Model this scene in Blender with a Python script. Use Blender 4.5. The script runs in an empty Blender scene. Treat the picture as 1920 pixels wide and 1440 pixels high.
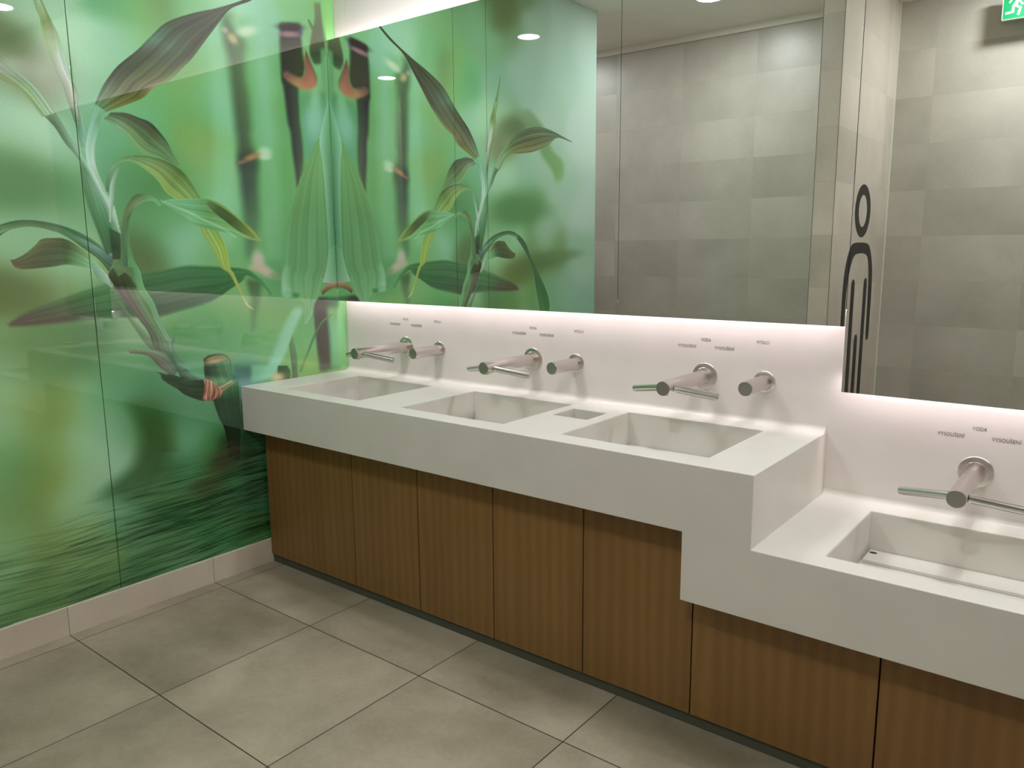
# Washroom with stepped white washbasin counter, backlit mirrors and printed bamboo glass wall
EXPOSURE = 0.07
LAMP_COL = (0.97, 1.0, 1.04, 1); LAMP_E = 250.0
LED_COL = (1.0, 0.85, 0.90, 1); LED_E = 26.0
MIRROR_COL = (0.83, 0.88, 0.845, 1)
SOLID = (212, 208, 199); SPLASH = (222, 215, 210)
FL_LO = (124, 114, 94); FL_HI = (178, 166, 145)
RT_LO = (158, 152, 140); RT_HI = (186, 179, 167)
SK_LO = (205, 192, 174); SK_HI = (224, 212, 196)
WD_LO = (114, 83, 42); WD_MID = (123, 90, 46); WD_HI = (133, 99, 53)
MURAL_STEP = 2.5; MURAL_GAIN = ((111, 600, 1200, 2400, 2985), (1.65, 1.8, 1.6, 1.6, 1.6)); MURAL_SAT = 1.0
import bpy, math, random
import numpy as np
from mathutils import Vector, Matrix

# ------------------------------------------------------------------ camera, world, exposure
scn = bpy.context.scene
CX, CY, CZ = 3.0145, -2.5154, 1.4108
YAW, PITCH, ROLL, FPX = 0.6685, -0.1693, -0.0077, 1469.77
def cam_axes():
    cy, sy, cp, sp = math.cos(YAW), math.sin(YAW), math.cos(PITCH), math.sin(PITCH)
    fwd = Vector((-sy*cp, cy*cp, sp)); right = Vector((cy, sy, 0)); up = right.cross(fwd)
    c, s = math.cos(ROLL), math.sin(ROLL)
    return c*right+s*up, -s*right+c*up, fwd
_r, _u, _f = cam_axes()
cd = bpy.data.cameras.new('camera'); cam = bpy.data.objects.new('camera', cd)
scn.collection.objects.link(cam)
cam.matrix_world = Matrix(((_r.x, _u.x, -_f.x, CX), (_r.y, _u.y, -_f.y, CY), (_r.z, _u.z, -_f.z, CZ), (0, 0, 0, 1)))
cd.sensor_width = 36.0; cd.sensor_fit = 'HORIZONTAL'; cd.lens = FPX/1920*36.0; cd.clip_start = 0.02
scn.camera = cam
w = bpy.data.worlds.new('world'); scn.world = w; w.use_nodes = True
w.node_tree.nodes['Background'].inputs[0].default_value = (0.9, 0.9, 1, 1)
w.node_tree.nodes['Background'].inputs[1].default_value = 0.02
vs = scn.view_settings
vs.view_transform = 'Standard'; vs.look = 'None'; vs.gamma = 1.0; vs.use_curve_mapping = False
vs.exposure = EXPOSURE
try:
    scn.cycles.max_bounces = 14; scn.cycles.glossy_bounces = 8; scn.cycles.diffuse_bounces = 6
    scn.cycles.caustics_reflective = True; scn.cycles.blur_glossy = 0.5; scn.cycles.sample_clamp_indirect = 4.0
except Exception: pass
# downlight centres (x, y, relative output)
LAMPS = [(0.72, -2.55, 1.0), (2.575, -2.84, 1.6), (2.90, -0.33, 1.0), (0.95, -0.56, 0.75), (-1.02, -2.55, 1.0), (4.65, -0.36, 1.0)]  # last one is unseen, added for more light from the right end
CEIL = 2.985

# ------------------------------------------------------------------ main dimensions (metres)
MY = 0.0516                       # mirror face stands this far off the back wall
D = 0.606; Z1 = 0.835; ZB1 = 0.640; Z2 = 0.633; ZB2 = 0.440
X1 = 2.296; X2 = 2.10; X3 = 2.345; XR = 5.0
CFY = 0.512; CBZ = 0.0415
ZM, ZM2, ZMT = 1.1765, 0.977, 2.362
LEFT_END = -2.357; REAR = -3.30; DIVX = 1.678; DIVXL = 1.565; DIVN = -2.142

C = scn.collection
def s2l(c): c /= 255.0; return c/12.92 if c <= 0.04045 else ((c+0.055)/1.055)**2.4
def rgb(r, g, b): return (s2l(r), s2l(g), s2l(b), 1)

# ------------------------------------------------------------------ materials
def mat(name, col, rough=0.5, metal=0.0, spec=0.5, coat=0.0, emit=None, es=0.0):
    m = bpy.data.materials.new(name); m.use_nodes = True
    p = m.node_tree.nodes['Principled BSDF']
    p.inputs['Base Color'].default_value = col; p.inputs['Roughness'].default_value = rough
    p.inputs['Metallic'].default_value = metal; p.inputs['Specular IOR Level'].default_value = spec
    p.inputs['Coat Weight'].default_value = coat; p.inputs['Coat Roughness'].default_value = 0.02
    if emit: p.inputs['Emission Color'].default_value = emit; p.inputs['Emission Strength'].default_value = es
    return m
def N(m, t, **kw):
    n = m.node_tree.nodes.new(t)
    for k, v in kw.items(): setattr(n, k, v)
    return n
def L(m, a, b): m.node_tree.links.new(a, b)
def P(m): return m.node_tree.nodes['Principled BSDF']
def ramp(m, src, stops):
    r = N(m, 'ShaderNodeValToRGB'); e = r.color_ramp.elements
    while len(e) < len(stops): e.new(0.5)
    for i, (p, c) in enumerate(stops): e[i].position = p; e[i].color = c
    L(m, src, r.inputs[0]); return r.outputs[0]
def coords(m, scale=(1, 1, 1)):
    g = N(m, 'ShaderNodeNewGeometry'); mp = N(m, 'ShaderNodeMapping')
    mp.inputs['Scale'].default_value = scale; L(m, g.outputs['Position'], mp.inputs[0]); return mp.outputs[0]
def noise(m, vec, scale, detail=4, rough=0.6):
    n = N(m, 'ShaderNodeTexNoise'); n.inputs['Scale'].default_value = scale
    n.inputs['Detail'].default_value = detail; n.inputs['Roughness'].default_value = rough
    L(m, vec, n.inputs['Vector']); return n.outputs[0]
def math_(m, op, a, b=None, c=None):
    n = N(m, 'ShaderNodeMath', operation=op)
    for i, v in enumerate((a, b, c)):
        if v is None: continue
        if isinstance(v, (int, float)): n.inputs[i].default_value = v
        else: L(m, v, n.inputs[i])
    return n.outputs[0]
def mixc(m, fac, a, b, blend='MIX'):
    n = N(m, 'ShaderNodeMix', data_type='RGBA', blend_type=blend)
    for s, v in ((0, fac), (6, a), (7, b)):
        if isinstance(v, (int, float, tuple)): n.inputs[s].default_value = v
        else: L(m, v, n.inputs[s])
    return n.outputs[2]
def bump(m, h, strength, dist=0.002):
    b = N(m, 'ShaderNodeBump'); b.inputs['Strength'].default_value = strength; b.inputs['Distance'].default_value = dist
    L(m, h, b.inputs['Height']); L(m, b.outputs[0], P(m).inputs['Normal'])

def tile_mat(name, axes, size, origin, joint, c_lo, c_hi, c_joint, rough, vary, cloud=2.2, jbump=0.6):
    """large stone-look tiles in world space; axes = the two position components they run along"""
    m = mat(name, (1, 1, 1, 1), rough)
    g = N(m, 'ShaderNodeNewGeometry'); sp = N(m, 'ShaderNodeSeparateXYZ'); L(m, g.outputs['Position'], sp.inputs[0])
    u = math_(m, 'DIVIDE', math_(m, 'SUBTRACT', sp.outputs[axes[0]], origin[0]), size[0])
    v = math_(m, 'DIVIDE', math_(m, 'SUBTRACT', sp.outputs[axes[1]], origin[1]), size[1])
    fu, fv = math_(m, 'FRACT', u), math_(m, 'FRACT', v)
    du = math_(m, 'MULTIPLY', math_(m, 'MINIMUM', fu, math_(m, 'SUBTRACT', 1.0, fu)), size[0])
    dv = math_(m, 'MULTIPLY', math_(m, 'MINIMUM', fv, math_(m, 'SUBTRACT', 1.0, fv)), size[1])
    d = math_(m, 'MINIMUM', du, dv)
    jn = math_(m, 'LESS_THAN', d, joint/2)
    cell = N(m, 'ShaderNodeCombineXYZ'); L(m, math_(m, 'FLOOR', u), cell.inputs[0]); L(m, math_(m, 'FLOOR', v), cell.inputs[1])
    wn = N(m, 'ShaderNodeTexWhiteNoise', noise_dimensions='3D'); L(m, cell.outputs[0], wn.inputs[0])
    off = N(m, 'ShaderNodeVectorMath', operation='SCALE'); L(m, wn.outputs['Color'], off.inputs[0]); off.inputs['Scale'].default_value = 7.0
    ad = N(m, 'ShaderNodeVectorMath', operation='ADD'); L(m, g.outputs['Position'], ad.inputs[0]); L(m, off.outputs[0], ad.inputs[1])
    n1 = noise(m, ad.outputs[0], cloud, 5, 0.55); n2 = noise(m, ad.outputs[0], 60, 3, 0.6)
    f = math_(m, 'ADD', math_(m, 'MULTIPLY', n1, 0.85), math_(m, 'MULTIPLY', n2, 0.15))
    f = math_(m, 'ADD', f, math_(m, 'MULTIPLY', math_(m, 'SUBTRACT', wn.outputs['Value'], 0.5), vary))
    col = ramp(m, f, [(0.28, c_lo), (0.72, c_hi)])
    col = mixc(m, jn, col, c_joint)
    L(m, col, P(m).inputs['Base Color'])
    ht = math_(m, 'ADD', math_(m, 'MULTIPLY', math_(m, 'SUBTRACT', 1.0, jn), jbump), math_(m, 'MULTIPLY', n2, 0.12))
    bump(m, ht, 0.25, 0.001)
    return m

M = {}
M['floor_tile'] = tile_mat('floor_tile', (0, 1), (0.587, 0.594), (0.6663, -0.8026), 0.0036, rgb(*FL_LO), rgb(*FL_HI), rgb(38, 32, 26), 0.42, 0.10, 2.6, 0.08)
M['rear_tile'] = tile_mat('rear_tile', (0, 2), (0.575, 0.29), (0.175, 2.06), 0.0018, rgb(*RT_LO), rgb(*RT_HI), rgb(168, 160, 146), 0.36, 0.24, 2.0, 0.15)
M['side_tile'] = tile_mat('side_tile', (1, 2), (0.575, 0.29), (REAR+0.20, 2.06), 0.0018, rgb(*RT_LO), rgb(*RT_HI), rgb(168, 160, 146), 0.36, 0.24, 2.0, 0.15)
for nm_, ax_ in (('divider_tile', (1, 2)), ('divider_end_tile', (0, 2))):
    M[nm_] = tile_mat(nm_, ax_, (0.575, 0.29), (REAR+0.20, 2.06), 0.0018, rgb(176, 165, 152), rgb(208, 196, 182), rgb(178, 168, 154), 0.36, 0.24, 2.0, 0.15)
M['skirting_tile'] = tile_mat('skirting_tile', (1, 2), (0.594, 1.0), (-0.8026, -0.3), 0.0018, rgb(*SK_LO), rgb(*SK_HI), rgb(92, 80, 68), 0.45, 0.08, 3.0)

def solid_surface(name, col, rough):
    m = mat(name, col, rough); c = coords(m)
    n = noise(m, c, 5, 3); hi = tuple(min(1, x*1.03) for x in col[:3])+(1,); lo = tuple(x*0.97 for x in col[:3])+(1,)
    L(m, ramp(m, n, [(0.3, lo), (0.7, hi)]), P(m).inputs['Base Color'])
    bump(m, noise(m, c, 900, 2), 0.03, 0.0005); return m
M['solid_white'] = solid_surface('solid_white', rgb(*SOLID), 0.33)
M['wall_white'] = solid_surface('wall_white', rgb(*SPLASH), 0.30)
M['ceiling'] = solid_surface('ceiling', rgb(236, 232, 226), 0.7)
M['paint'] = solid_surface('paint', rgb(205, 200, 190), 0.7)
M['trim_white'] = mat('trim_white', rgb(214, 208, 196), 0.5)
M['trim_metal'] = mat('trim_metal', rgb(96, 92, 84), 0.45)
M['plinth'] = mat('plinth', rgb(72, 74, 62), 0.5)
M['black'] = mat('black_vinyl', rgb(18, 18, 18), 0.45)
M['lettering'] = mat('lettering', rgb(100, 92, 92), 0.6)
M['dark'] = mat('dark_gap', rgb(12, 11, 10), 0.6)
M['lamp_ring'] = mat('lamp_ring', rgb(235, 235, 232), 0.4)
M['diffuser'] = mat('diffuser', (1, 1, 1, 1), 0.5, emit=LAMP_COL, es=LAMP_E)
M['diffuser_strong'] = mat('diffuser_strong', (1, 1, 1, 1), 0.5, emit=LAMP_COL, es=LAMP_E*1.6)
M['diffuser_soft'] = mat('diffuser_soft', (1, 1, 1, 1), 0.5, emit=LAMP_COL, es=LAMP_E*0.75)
M['led'] = mat('led_strip', (1, 1, 1, 1), 0.5, emit=LED_COL, es=LED_E)
M['green_sign'] = mat('green_sign', rgb(16, 122, 72), 0.35, emit=rgb(16, 122, 72), es=0.25)
M['white_sign'] = mat('white_sign', rgb(240, 248, 240), 0.35, emit=(0.85, 1, 0.9, 1), es=0.6)
M['mirror'] = mat('mirror_silver', MIRROR_COL, 0.0, 1.0)
M['mirror_edge'] = mat('mirror_edge', rgb(60, 78, 70), 0.2)
M['glass_edge'] = mat('glass_edge', rgb(24, 70, 45), 0.15)
def steel(name, rough, col, axis):
    m = mat(name, col, rough, 1.0); tc = N(m, 'ShaderNodeTexCoord'); mp = N(m, 'ShaderNodeMapping')
    mp.inputs['Scale'].default_value = axis; L(m, tc.outputs['Object'], mp.inputs[0])
    n = noise(m, mp.outputs[0], 40, 3)
    L(m, ramp(m, n, [(0.2, (rough*0.98,)*3+(1,)), (0.8, (rough*1.02,)*3+(1,))]), P(m).inputs['Roughness'])
    return m
M['steel'] = steel('brushed_steel', 0.25, rgb(216, 208, 204), (1, 30, 1))
M['steel_cap'] = steel('turned_steel', 0.33, rgb(176, 176, 170), (12, 12, 12))
M['chrome'] = steel('polished_steel', 0.17, rgb(205, 206, 200), (30, 1, 1))
def wood():
    m = mat('oak_veneer', (1, 1, 1, 1), 0.38); tc = N(m, 'ShaderNodeTexCoord'); oi = N(m, 'ShaderNodeObjectInfo')
    sc = N(m, 'ShaderNodeVectorMath', operation='SCALE'); sc.inputs['Scale'].default_value = 9.0
    cmb = N(m, 'ShaderNodeCombineXYZ'); L(m, oi.outputs['Random'], cmb.inputs[0]); L(m, oi.outputs['Random'], cmb.inputs[2])
    L(m, cmb.outputs[0], sc.inputs[0])
    ad = N(m, 'ShaderNodeVectorMath', operation='ADD'); L(m, tc.outputs['Object'], ad.inputs[0]); L(m, sc.outputs[0], ad.inputs[1])
    def mp(s):
        q = N(m, 'ShaderNodeMapping'); q.inputs['Scale'].default_value = s; L(m, ad.outputs[0], q.inputs[0]); return q.outputs[0]
    broad = noise(m, mp((7, 7, 0.8)), 1.0, 2, 0.5)
    fine = noise(m, mp((260, 260, 7)), 1.0, 4, 0.65)
    wv = N(m, 'ShaderNodeTexWave', wave_type='RINGS', rings_direction='Z'); wv.inputs['Scale'].default_value = 1.6
    wv.inputs['Distortion'].default_value = 5.0; wv.inputs['Detail'].default_value = 3; L(m, mp((4.5, 4.5, 0.5)), wv.inputs[0])
    f = math_(m, 'ADD', math_(m, 'MULTIPLY', broad, 0.52), math_(m, 'ADD', math_(m, 'MULTIPLY', fine, 0.30), math_(m, 'MULTIPLY', wv.outputs[1], 0.18)))
    L(m, ramp(m, f, [(0.3, rgb(*WD_LO)), (0.5, rgb(*WD_MID)), (0.72, rgb(*WD_HI))]), P(m).inputs['Base Color'])
    bump(m, fine, 0.12, 0.0006); return m
M['wood'] = wood()
M['wood_edge'] = mat('door_edge', rgb(26, 18, 11), 0.7)

# ------------------------------------------------------------------ mesh helpers
class MB:
    def __init__(s): s.v = []; s.f = []; s.mi = []
    def add(s, vs, fs, mi=0):
        o = len(s.v); s.v += [tuple(map(float, v)) for v in vs]
        for f in fs: s.f.append([o+i for i in f]); s.mi.append(mi)
        return s
    def box(s, x0, x1, y0, y1, z0, z1, mi=0):
        v = [(x, y, z) for z in (z0, z1) for y in (y0, y1) for x in (x0, x1)]
        return s.add(v, [(0, 2, 3, 1), (4, 5, 7, 6), (0, 1, 5, 4), (2, 6, 7, 3), (0, 4, 6, 2), (1, 3, 7, 5)], mi)
    def prism(s, poly, axis, a, b, mi=0):
        """poly: 2-D outline (counter-clockwise or not) extruded along axis from a to b"""
        def P3(p, t): return {0: (t, p[0], p[1]), 1: (p[0], t, p[1]), 2: (p[0], p[1], t)}[axis]
        n = len(poly); v = [P3(p, a) for p in poly]+[P3(p, b) for p in poly]
        return s.add(v, [tuple(range(n)), tuple(range(2*n-1, n-1, -1))]+[(i, i+n, (i+1) % n+n, (i+1) % n) for i in range(n)], mi)
    def lathe(s, prof, origin, direction, seg=48, mi=0):
        """prof: (distance along direction, radius) pairs"""
        d = Vector(direction).normalized(); o = Vector(origin)
        a = d.orthogonal().normalized(); b = d.cross(a); v = []
        for t, r in prof:
            for k in range(seg):
                th = 2*math.pi*k/seg; v.append(o+d*t+(a*math.cos(th)+b*math.sin(th))*max(r, 1e-5))
        f = [(i*seg+k, i*seg+(k+1) % seg, (i+1)*seg+(k+1) % seg, (i+1)*seg+k) for i in range(len(prof)-1) for k in range(seg)]
        f += [tuple(range(seg-1, -1, -1)), tuple(range((len(prof)-1)*seg, len(prof)*seg))]
        return s.add(v, f, mi)
    def build(s, name, mats, parent=None, smooth=False, bevel=0.0, seg=2, origin=None, angle=35):
        me = bpy.data.meshes.new(name)
        o3 = Vector(origin) if origin else Vector((0, 0, 0))
        me.from_pydata([tuple(Vector(v)-o3) for v in s.v], [], s.f)
        for m in (mats if isinstance(mats, (list, tuple)) else [mats]): me.materials.append(m)
        me.polygons.foreach_set('material_index', s.mi)
        import bmesh
        bm = bmesh.new(); bm.from_mesh(me); bmesh.ops.recalc_face_normals(bm, faces=bm.faces); bm.to_mesh(me); bm.free()
        if smooth:
            me.polygons.foreach_set('use_smooth', [True]*len(me.polygons)); me.set_sharp_from_angle(angle=math.radians(angle))
        ob = bpy.data.objects.new(name, me); C.objects.link(ob); ob.location = o3
        if parent is not None:
            ob.parent = parent; ob.location = o3-parent.location if origin else Vector((0, 0, 0))-parent.location
        if bevel:
            b = ob.modifiers.new('bevel', 'BEVEL'); b.width = bevel; b.segments = seg; b.limit_method = 'ANGLE'; b.harden_normals = False
        return ob
def thing(name, label, cat, loc=(0, 0, 0), group=None):
    o = bpy.data.objects.new(name, None); C.objects.link(o); o.location = loc; o.empty_display_size = 0.05
    return tag(o, label, cat, group)
def tag(o, label, cat, group=None, kind=None):
    o['label'] = label; o['category'] = cat
    if group: o['group'] = group
    if kind: o['kind'] = kind
    return o
def struct(o, label=None):
    o['kind'] = 'structure'
    if label: o['label'] = label
    return o

# ------------------------------------------------------------------ room shell
struct(MB().box(-1.7, 5.1, -3.5, 0.15, -0.1, 0).build('floor', M['floor_tile']), 'floor of large taupe stone-look tiles with dark joints')
struct(MB().box(-1.7, 5.1, -3.5, 0.15, CEIL, CEIL+0.1).build('ceiling', M['ceiling']), 'plain white ceiling with round downlights')
bw = MB().box(-0.25, 5.1, 0, 0.12, 0, 1.30).box(0.0785, 5.1, 0, 0.12, 1.30, CEIL).box(-0.25, 0.077, 0, 0.12, 1.30, CEIL).box(0.07, 0.085, 0.003, 0.12, 1.30, CEIL)
struct(bw.build('wall_back', M['wall_white']), 'smooth white panelled wall behind the basins, lit along the mirror edges')
struct(MB().box(-0.25, -0.012, LEFT_END+0.004, 0.0, 0, CEIL).build('wall_left', M['paint']), 'wall carrying the green bamboo glass panels')
struct(MB().box(-1.7, 5.1, REAR-0.15, REAR, 0, CEIL).build('wall_rear', M['rear_tile']), 'rear wall of beige stone-look tiles seen in the mirrors')
struct(MB().box(-1.7, -1.6, REAR, 0, 0, CEIL).build('wall_side', M['side_tile']), 'tiled end wall beyond the bamboo wall')
struct(MB().box(XR, 5.1, REAR, 0.1, 0, CEIL).build('wall_right', M['side_tile']), 'tiled wall at the right end of the room')
struct(MB().box(-1.6, -0.25, -1.2, -1.1, 0, CEIL).build('wall_recess', M['rear_tile']), 'tiled wall closing the recess behind the bamboo wall')
dv = MB(); dv.box(DIVXL, DIVX, REAR, DIVN, 0, CEIL)
do = dv.build('wall_divider', [M['divider_tile'], M['divider_end_tile']])
for p in do.data.polygons:
    if abs(p.normal.y) > 0.7: p.material_index = 1
struct(do, 'short tiled dividing wall carrying the black person pictogram, seen in the mirrors')
struct(MB().box(-1.6, DIVXL, REAR, REAR+0.014, 2.937, CEIL).box(DIVX, XR, REAR, REAR+0.014, 2.937, CEIL).build('trim_1', M['trim_white']), 'thin white strip along the top of the rear tiled wall')
struct(MB().box(DIVX, DIVX+0.006, REAR, REAR+0.006, 0, 2.937).build('trim_2', M['trim_white']), 'thin pale vertical strip in the corner of the tiles')
struct(MB().box(DIVX-0.0015, DIVX+0.0012, DIVN-0.0012, DIVN+0.0012, 0, CEIL).box(DIVXL-0.0012, DIVXL+0.0015, DIVN-0.0012, DIVN+0.0012, 0, CEIL).build('trim_3', M['trim_metal']), 'thin metal edge strips of the dividing wall')
struct(MB().box(0, 0.012, LEFT_END, -CFY+0.012, 0, 0.111).build('baseboard_left', M['skirting_tile'], bevel=0.001), 'beige tile skirting under the bamboo glass panels')

# ------------------------------------------------------------------ washbasin counter
from mathutils import Vector as V3
def boolean_cut(ob, cutters):
    for c in cutters:
        m = ob.modifiers.new('cut', 'BOOLEAN'); m.object = c; m.operation = 'DIFFERENCE'; m.solver = 'EXACT'
    dg = bpy.context.evaluated_depsgraph_get(); dg.update()
    me = bpy.data.meshes.new_from_object(ob.evaluated_get(dg))
    ob.modifiers.clear(); ob.data = me
    for c in cutters: bpy.data.objects.remove(c, do_unlink=True)
counter = thing('washbasin_counter', 'long white solid-surface washbasin counter that steps down at its right end', 'counter', (0, -D, 0))
outline = [(0.0005, Z1), (0.0005, ZB1), (X2, ZB1), (X2, ZB2), (XR-0.001, ZB2), (XR-0.001, Z2), (X1, Z2), (X1, Z1)]
body = MB().prism(outline, 1, -D, -0.0005).build('worktop', M['solid_white'], counter)
BAS = [(0.196, 0.672, -0.525, -0.110, Z1), (0.906, 1.392, -0.518, -0.100, Z1), (1.635, 2.127, -0.520, -0.095, Z1), (2.464, 2.995, -0.527, -0.088, Z2)]
SLOT = (1.440, 1.583, -0.292, -0.157, Z1)
HD = 0.128; E_ = 0.0015; cut = []
for x0, x1, y0, y1, zt in BAS+[SLOT]:
    dep = HD if (x1-x0) > 0.3 else 0.30
    if dep > 0.2: dep = 0.15
    cut.append(MB().box(x0-E_, x1+E_, y0-E_, y1+E_, zt-dep-0.004, zt+0.05).build('cutter', M['solid_white'], counter))
boolean_cut(body, cut)
b = body.modifiers.new('bevel', 'BEVEL'); b.width = 0.0022; b.segments = 2; b.limit_method = 'ANGLE'; b.angle_limit = math.radians(60)
def shell(x0, x1, y0, y1, zt, dep):
    m = MB(); e = E_-0.0002; t = zt-0.0024; bz = zt-dep
    o = [(x0-e, y0-e), (x1+e, y0-e), (x1+e, y1+e), (x0-e, y1+e)]; i = [(x0, y0), (x1, y0), (x1, y1), (x0, y1)]
    v = [(a, c, bz-0.002) for a, c in o]+[(a, c, t) for a, c in o]+[(a, c, t) for a, c in i]+[(a, c, bz) for a, c in i]
    f = [(0, 1, 2, 3), (12, 13, 14, 15)]
    for k in range(4):
        n = (k+1) % 4; f += [(k, n, n+4, k+4), (k+4, n+4, n+8, k+8), (k+8, n+8, n+12, k+12)]
    return m.add(v, f)
BL = ['left rectangular basin sunk beside the bamboo wall', 'second rectangular basin from the left', 'rectangular basin just before the step down', 'rectangular basin in the lower worktop']
for (x0, x1, y0, y1, zt), lb in zip(BAS, BL):
    bs = shell(x0, x1, y0, y1, zt, HD).build('basin', M['solid_white'], counter)
    # sloping drain cover board lying in the basin, with its finger hole
    cb = MB().box(x0+0.006, x1-0.006, y1-0.098, y1-0.002, zt-HD+0.0005, zt-HD+0.0105)
    cv = cb.build('drain_cover', M['solid_white'], bs, bevel=0.0012); cv.location = (0, 0, 0)
    hx = x0+0.020
    hole = MB().lathe([(0, 0.009), (0.0008, 0.009)], (hx, y1-0.030, zt-HD+0.0106), (0, 0, 1), 24)
    for v in range(len(hole.v)): hole.v[v] = (hx+(hole.v[v][0]-hx)*1.2, y1-0.030+(hole.v[v][1]-y1+0.030)*0.8, hole.v[v][2])
    hb = hole.build('finger_hole', M['dark'], counter)
    # joined under the basin as a detail of the cover
    hb.parent = bs; hb.location = (0, 0, 0)
shell(*SLOT, 0.147).build('waste_opening', M['solid_white'], counter)
# coved joint between worktop and wall
cv = MB()
R_ = 0.022
def cove(x0, x1, z):
    pr = [(-R_-0.0, z-0.001), (-0.0006, z-0.001), (-0.0006, z+R_)]
    arc = [(-R_+R_*math.sin(t)-0.0008, z+R_-R_*math.cos(t)+0.0003) for t in [math.pi/2*k/8 for k in range(8, -1, -1)]]
    cv.prism(pr[0:3]+arc[0:-1], 0, x0, x1)
cove(0.0005, X1-0.003, Z1); cove(X1+0.0005, XR-0.001, Z2)
cv.build('cove', M['solid_white'], counter, smooth=True)

# ------------------------------------------------------------------ vanity cabinets
DX = [0.0135, 0.601, 0.974, 1.342, 1.717, 2.097, 2.607, 3.117, 3.62, 4.12, 4.62, 4.998]
CAB_LABEL = ['oak veneer vanity cabinet door touching the bamboo wall skirting', 'plain oak veneer cabinet right of the one at the bamboo wall',
 'narrow oak veneer cabinet with a lock at its upper left, under the second basin', 'oak veneer cabinet without visible lock, under the small waste opening',
 'oak veneer cabinet with round lock whose upper right corner the worktop step covers', 'short wide oak veneer cabinet right under the step of the worktop',
 'oak veneer cabinet with round lock at lower right of the photo', 'oak veneer cabinet next to the right edge of the photo, beyond the lower basin lock',
 'oak veneer cabinet under the lower worktop, fourth beyond the step', 'oak veneer cabinet under the lower worktop, fifth beyond the step', 'oak veneer cabinet in the right end corner']
LOCKX = {0: 0.561, 2: 1.018, 4: 1.762, 6: 2.653, 8: 3.665}
for i in range(len(DX)-1):
    x0, x1 = DX[i], DX[i+1]; zt = (ZB1 if x1 < X2+0.01 else ZB2)-0.0008
    t = thing('vanity_cabinet', CAB_LABEL[i], 'cabinet', ((x0+x1)/2, -CFY, CBZ), 'oak vanity cabinets under the washbasin counter')
    tk = 0.016
    cs = MB(); yb, yf = -0.02, -CFY+0.021
    cs.box(x0+0.001, x0+tk, yf, yb, CBZ, zt).box(x1-tk, x1-0.001, yf, yb, CBZ, zt).box(x0+tk, x1-tk, yf, yb, CBZ, CBZ+tk).box(x0+tk, x1-tk, yb-0.008, yb, CBZ+tk, zt)
    cs.build('carcass', M['wood_edge'], t)
    g = 0.0022
    d = MB().box(x0+g, x1-g, -CFY, -CFY+0.019, CBZ, zt-0.0015).build('door', M['wood'], t, bevel=0.0008, origin=((x0+x1)/2, -CFY, CBZ))
    if i in LOCKX:
        lx, lz = LOCKX[i], zt-0.026; py = 0.0
        lk = MB().lathe([(0, 0.0085), (0.0020, 0.0085), (0.0028, 0.0075), (0.0022, 0.006), (0.0012, 0.0055)], (lx, -CFY-0.0002, lz), (0, -1, 0), 28)
        lk.box(lx-0.0011, lx+0.0011, -CFY-0.0032, -CFY-0.0010, lz-0.0035, lz+0.0035, 1)
        lo = lk.build('lock', [M['steel_cap'], M['dark']], None, smooth=True); lo.parent = d
        lo.location = Vector((0, 0, 0))-Vector(((x0+x1)/2, -CFY, CBZ))
pl = MB().box(0.0135, XR-0.001, -0.500, -0.484, 0.0005, CBZ-0.0006).build('plinth_board', M['plinth'])
tag(pl, 'low dark grey-green plinth board recessed under the oak cabinets', 'plinth')

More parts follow.
